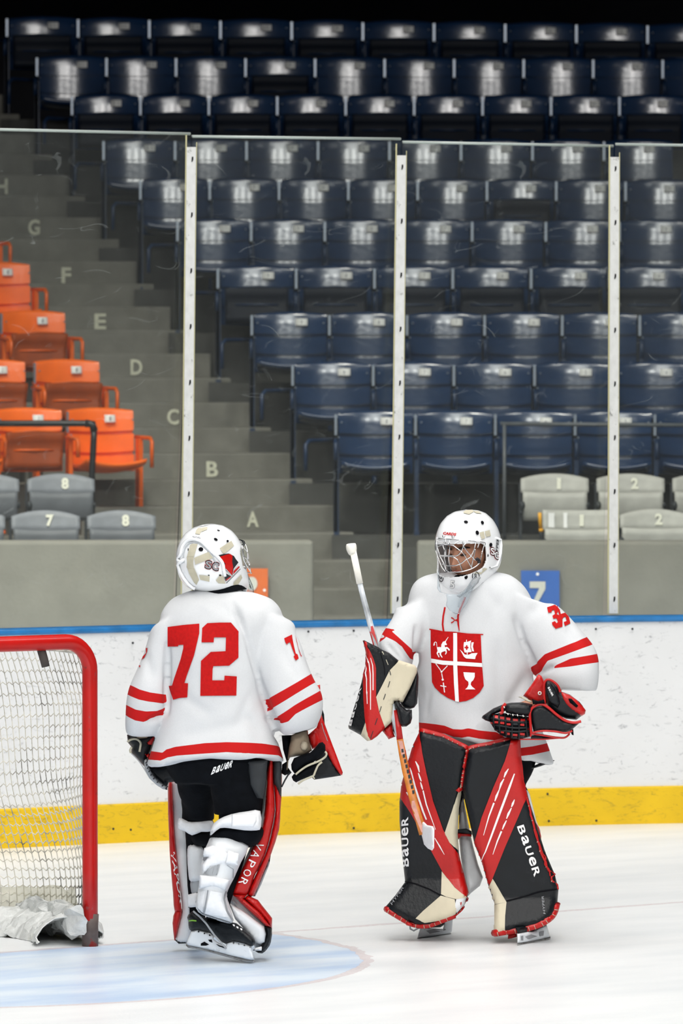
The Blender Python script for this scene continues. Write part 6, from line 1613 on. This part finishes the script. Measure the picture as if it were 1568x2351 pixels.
pg('strap_knot', [(710, 400), (740, 415), (790, 430), (860, 410), (870, 460), (800, 465), (720, 470)], -.36, .015, .01, 3, 'black_cloth')
make('eyelet', tube([P(*g5([q])[0], D5 - .285) for q in disc(806, 333, 18, n=12)], .0025, 6, closed=True), M['tape_white'], ca)

# ================================================================== STICK held by the right goalie
sb = P(985, 1920, D5 - .42)
stick = empty('goalie_stick', (sb.x, sb.y, sb.z), 'goalie stick with white taped knob held upright by the right goalie', 'hockey stick')
def SP(px, py):
    t = (py - 1255) / (1905 - 1255); return P(px, py, D5 - .16 - .20 * t)
def rod(pts, w, th):
    """flat sided shaft along pixel points; w half width in px"""
    V = []; Fc = []
    for i, (x, y) in enumerate(pts):
        a = pts[max(i - 1, 0)]; b_ = pts[min(i + 1, len(pts) - 1)]
        tx, ty = b_[0] - a[0], b_[1] - a[1]; l = math.hypot(tx, ty); nx, ny = ty / l, -tx / l
        ww = w[i] if isinstance(w, (list, tuple)) else w
        bv_ = .25
        for (u_, k) in ((-1, -1 + bv_), (-1 + bv_, -1), (1 - bv_, -1), (1, -1 + bv_), (1, 1 - bv_), (1 - bv_, 1), (-1 + bv_, 1), (-1, 1 - bv_)):
            p = SP(x + nx * ww * u_, y + ny * ww * u_); V.append(p + Vector((0, th * k, 0)))
    for i in range(len(pts) - 1):
        for k in range(8):
            l = (k + 1) % 8; Fc.append((i * 8 + k, i * 8 + l, i * 8 + 8 + l, i * 8 + 8 + k))
    Fc.append(tuple(range(8))[::-1]); Fc.append(tuple((len(pts) - 1) * 8 + k for k in range(8)))
    return V, Fc
s2 = crop(5.807, 690, 1190)
A = s2([(700, 440)])[0]; B = s2([(790, 870)])[0]
make('knob', tube([SP(*s2([q])[0]) for q in [(672, 342), (675, 370), (680, 410), (690, 455), (697, 480)]], [.019, .0215, .0215, .018, .014], 14), M['tape_white'], stick)
make('grip_tape', rod([A, ((A[0] + B[0]) / 2, (A[1] + B[1]) / 2), B], [7.6, 7.6, 7.6], .011), M['tape_white'], stick)
sh = make('shaft', rod([B, (836, 1380), (852, 1440), (866, 1490), (890, 1580), (906, 1650), (915, 1690)], [6.2, 6.4, 7, 7, 7, 7, 7], .0095), M['shaft_silver'], stick)
TS = bvh(sh)
decal('red_flash', [[(851, 1438), (856, 1437), (862, 1458), (868, 1485), (862, 1470), (852, 1452)]], TS, M['red_leather'], sh, .002, 9)
decal('red_flash', [line_poly([(850, 1450), (860, 1488)], 2)], TS, M['red_leather'], sh, .002, 9)
make('red_shaft', rod([(908, 1630), (914, 1665), (918, 1698)], [5, 7, 7.5], .0105), M['red_leather'], stick)
pdl = make('paddle', rod([(918, 1697), (924, 1730), (932, 1770), (945, 1820), (958, 1865), (972, 1915)], [7.5, 8.5, 9, 9.5, 9.5, 10], .011), M['orange_wood'], stick)
TPd = bvh(pdl)
M['pink_print'] = mat('pink_print', (.62, .30, .24), .4, .4, var=.2, vscale=30)
decal('paddle_print', [[(912, 1692), (922, 1692), (930, 1730), (922, 1735)]], TPd, M['pink_print'], pdl, .002, 7)
decal('paddle_print', [[(938, 1840), (951, 1838), (972, 1905), (968, 1912)]], TPd, M['pink_print'], pdl, .002, 7)
for k in range(9):
    t = k / 8; x, y = 923 + 25 * t, 1724 + 95 * t
    decal('paddle_mark', [[(x - 2, y - 4), (x + 3, y - 5), (x + 4, y + 3), (x - 1, y + 4)]], TPd, M['charcoal'], pdl, .003, 9)
decal('paddle_edge', [line_poly([(926, 1700), (940, 1770), (960, 1840), (980, 1905)], 2.2)], TPd, M['red_leather'], pdl, .003, 7)
# taped blade, seen nearly end-on
b1 = c6b([(492, 648), (505, 645), (525, 665), (560, 672), (568, 690), (566, 800), (555, 818), (528, 805), (505, 780), (490, 720)])
make('blade', pillow(b1, D5, lambda x, y: -.36 - (x - 970) * .006, .02, .03, 4, 5, 0), M['tape_blade'], stick)
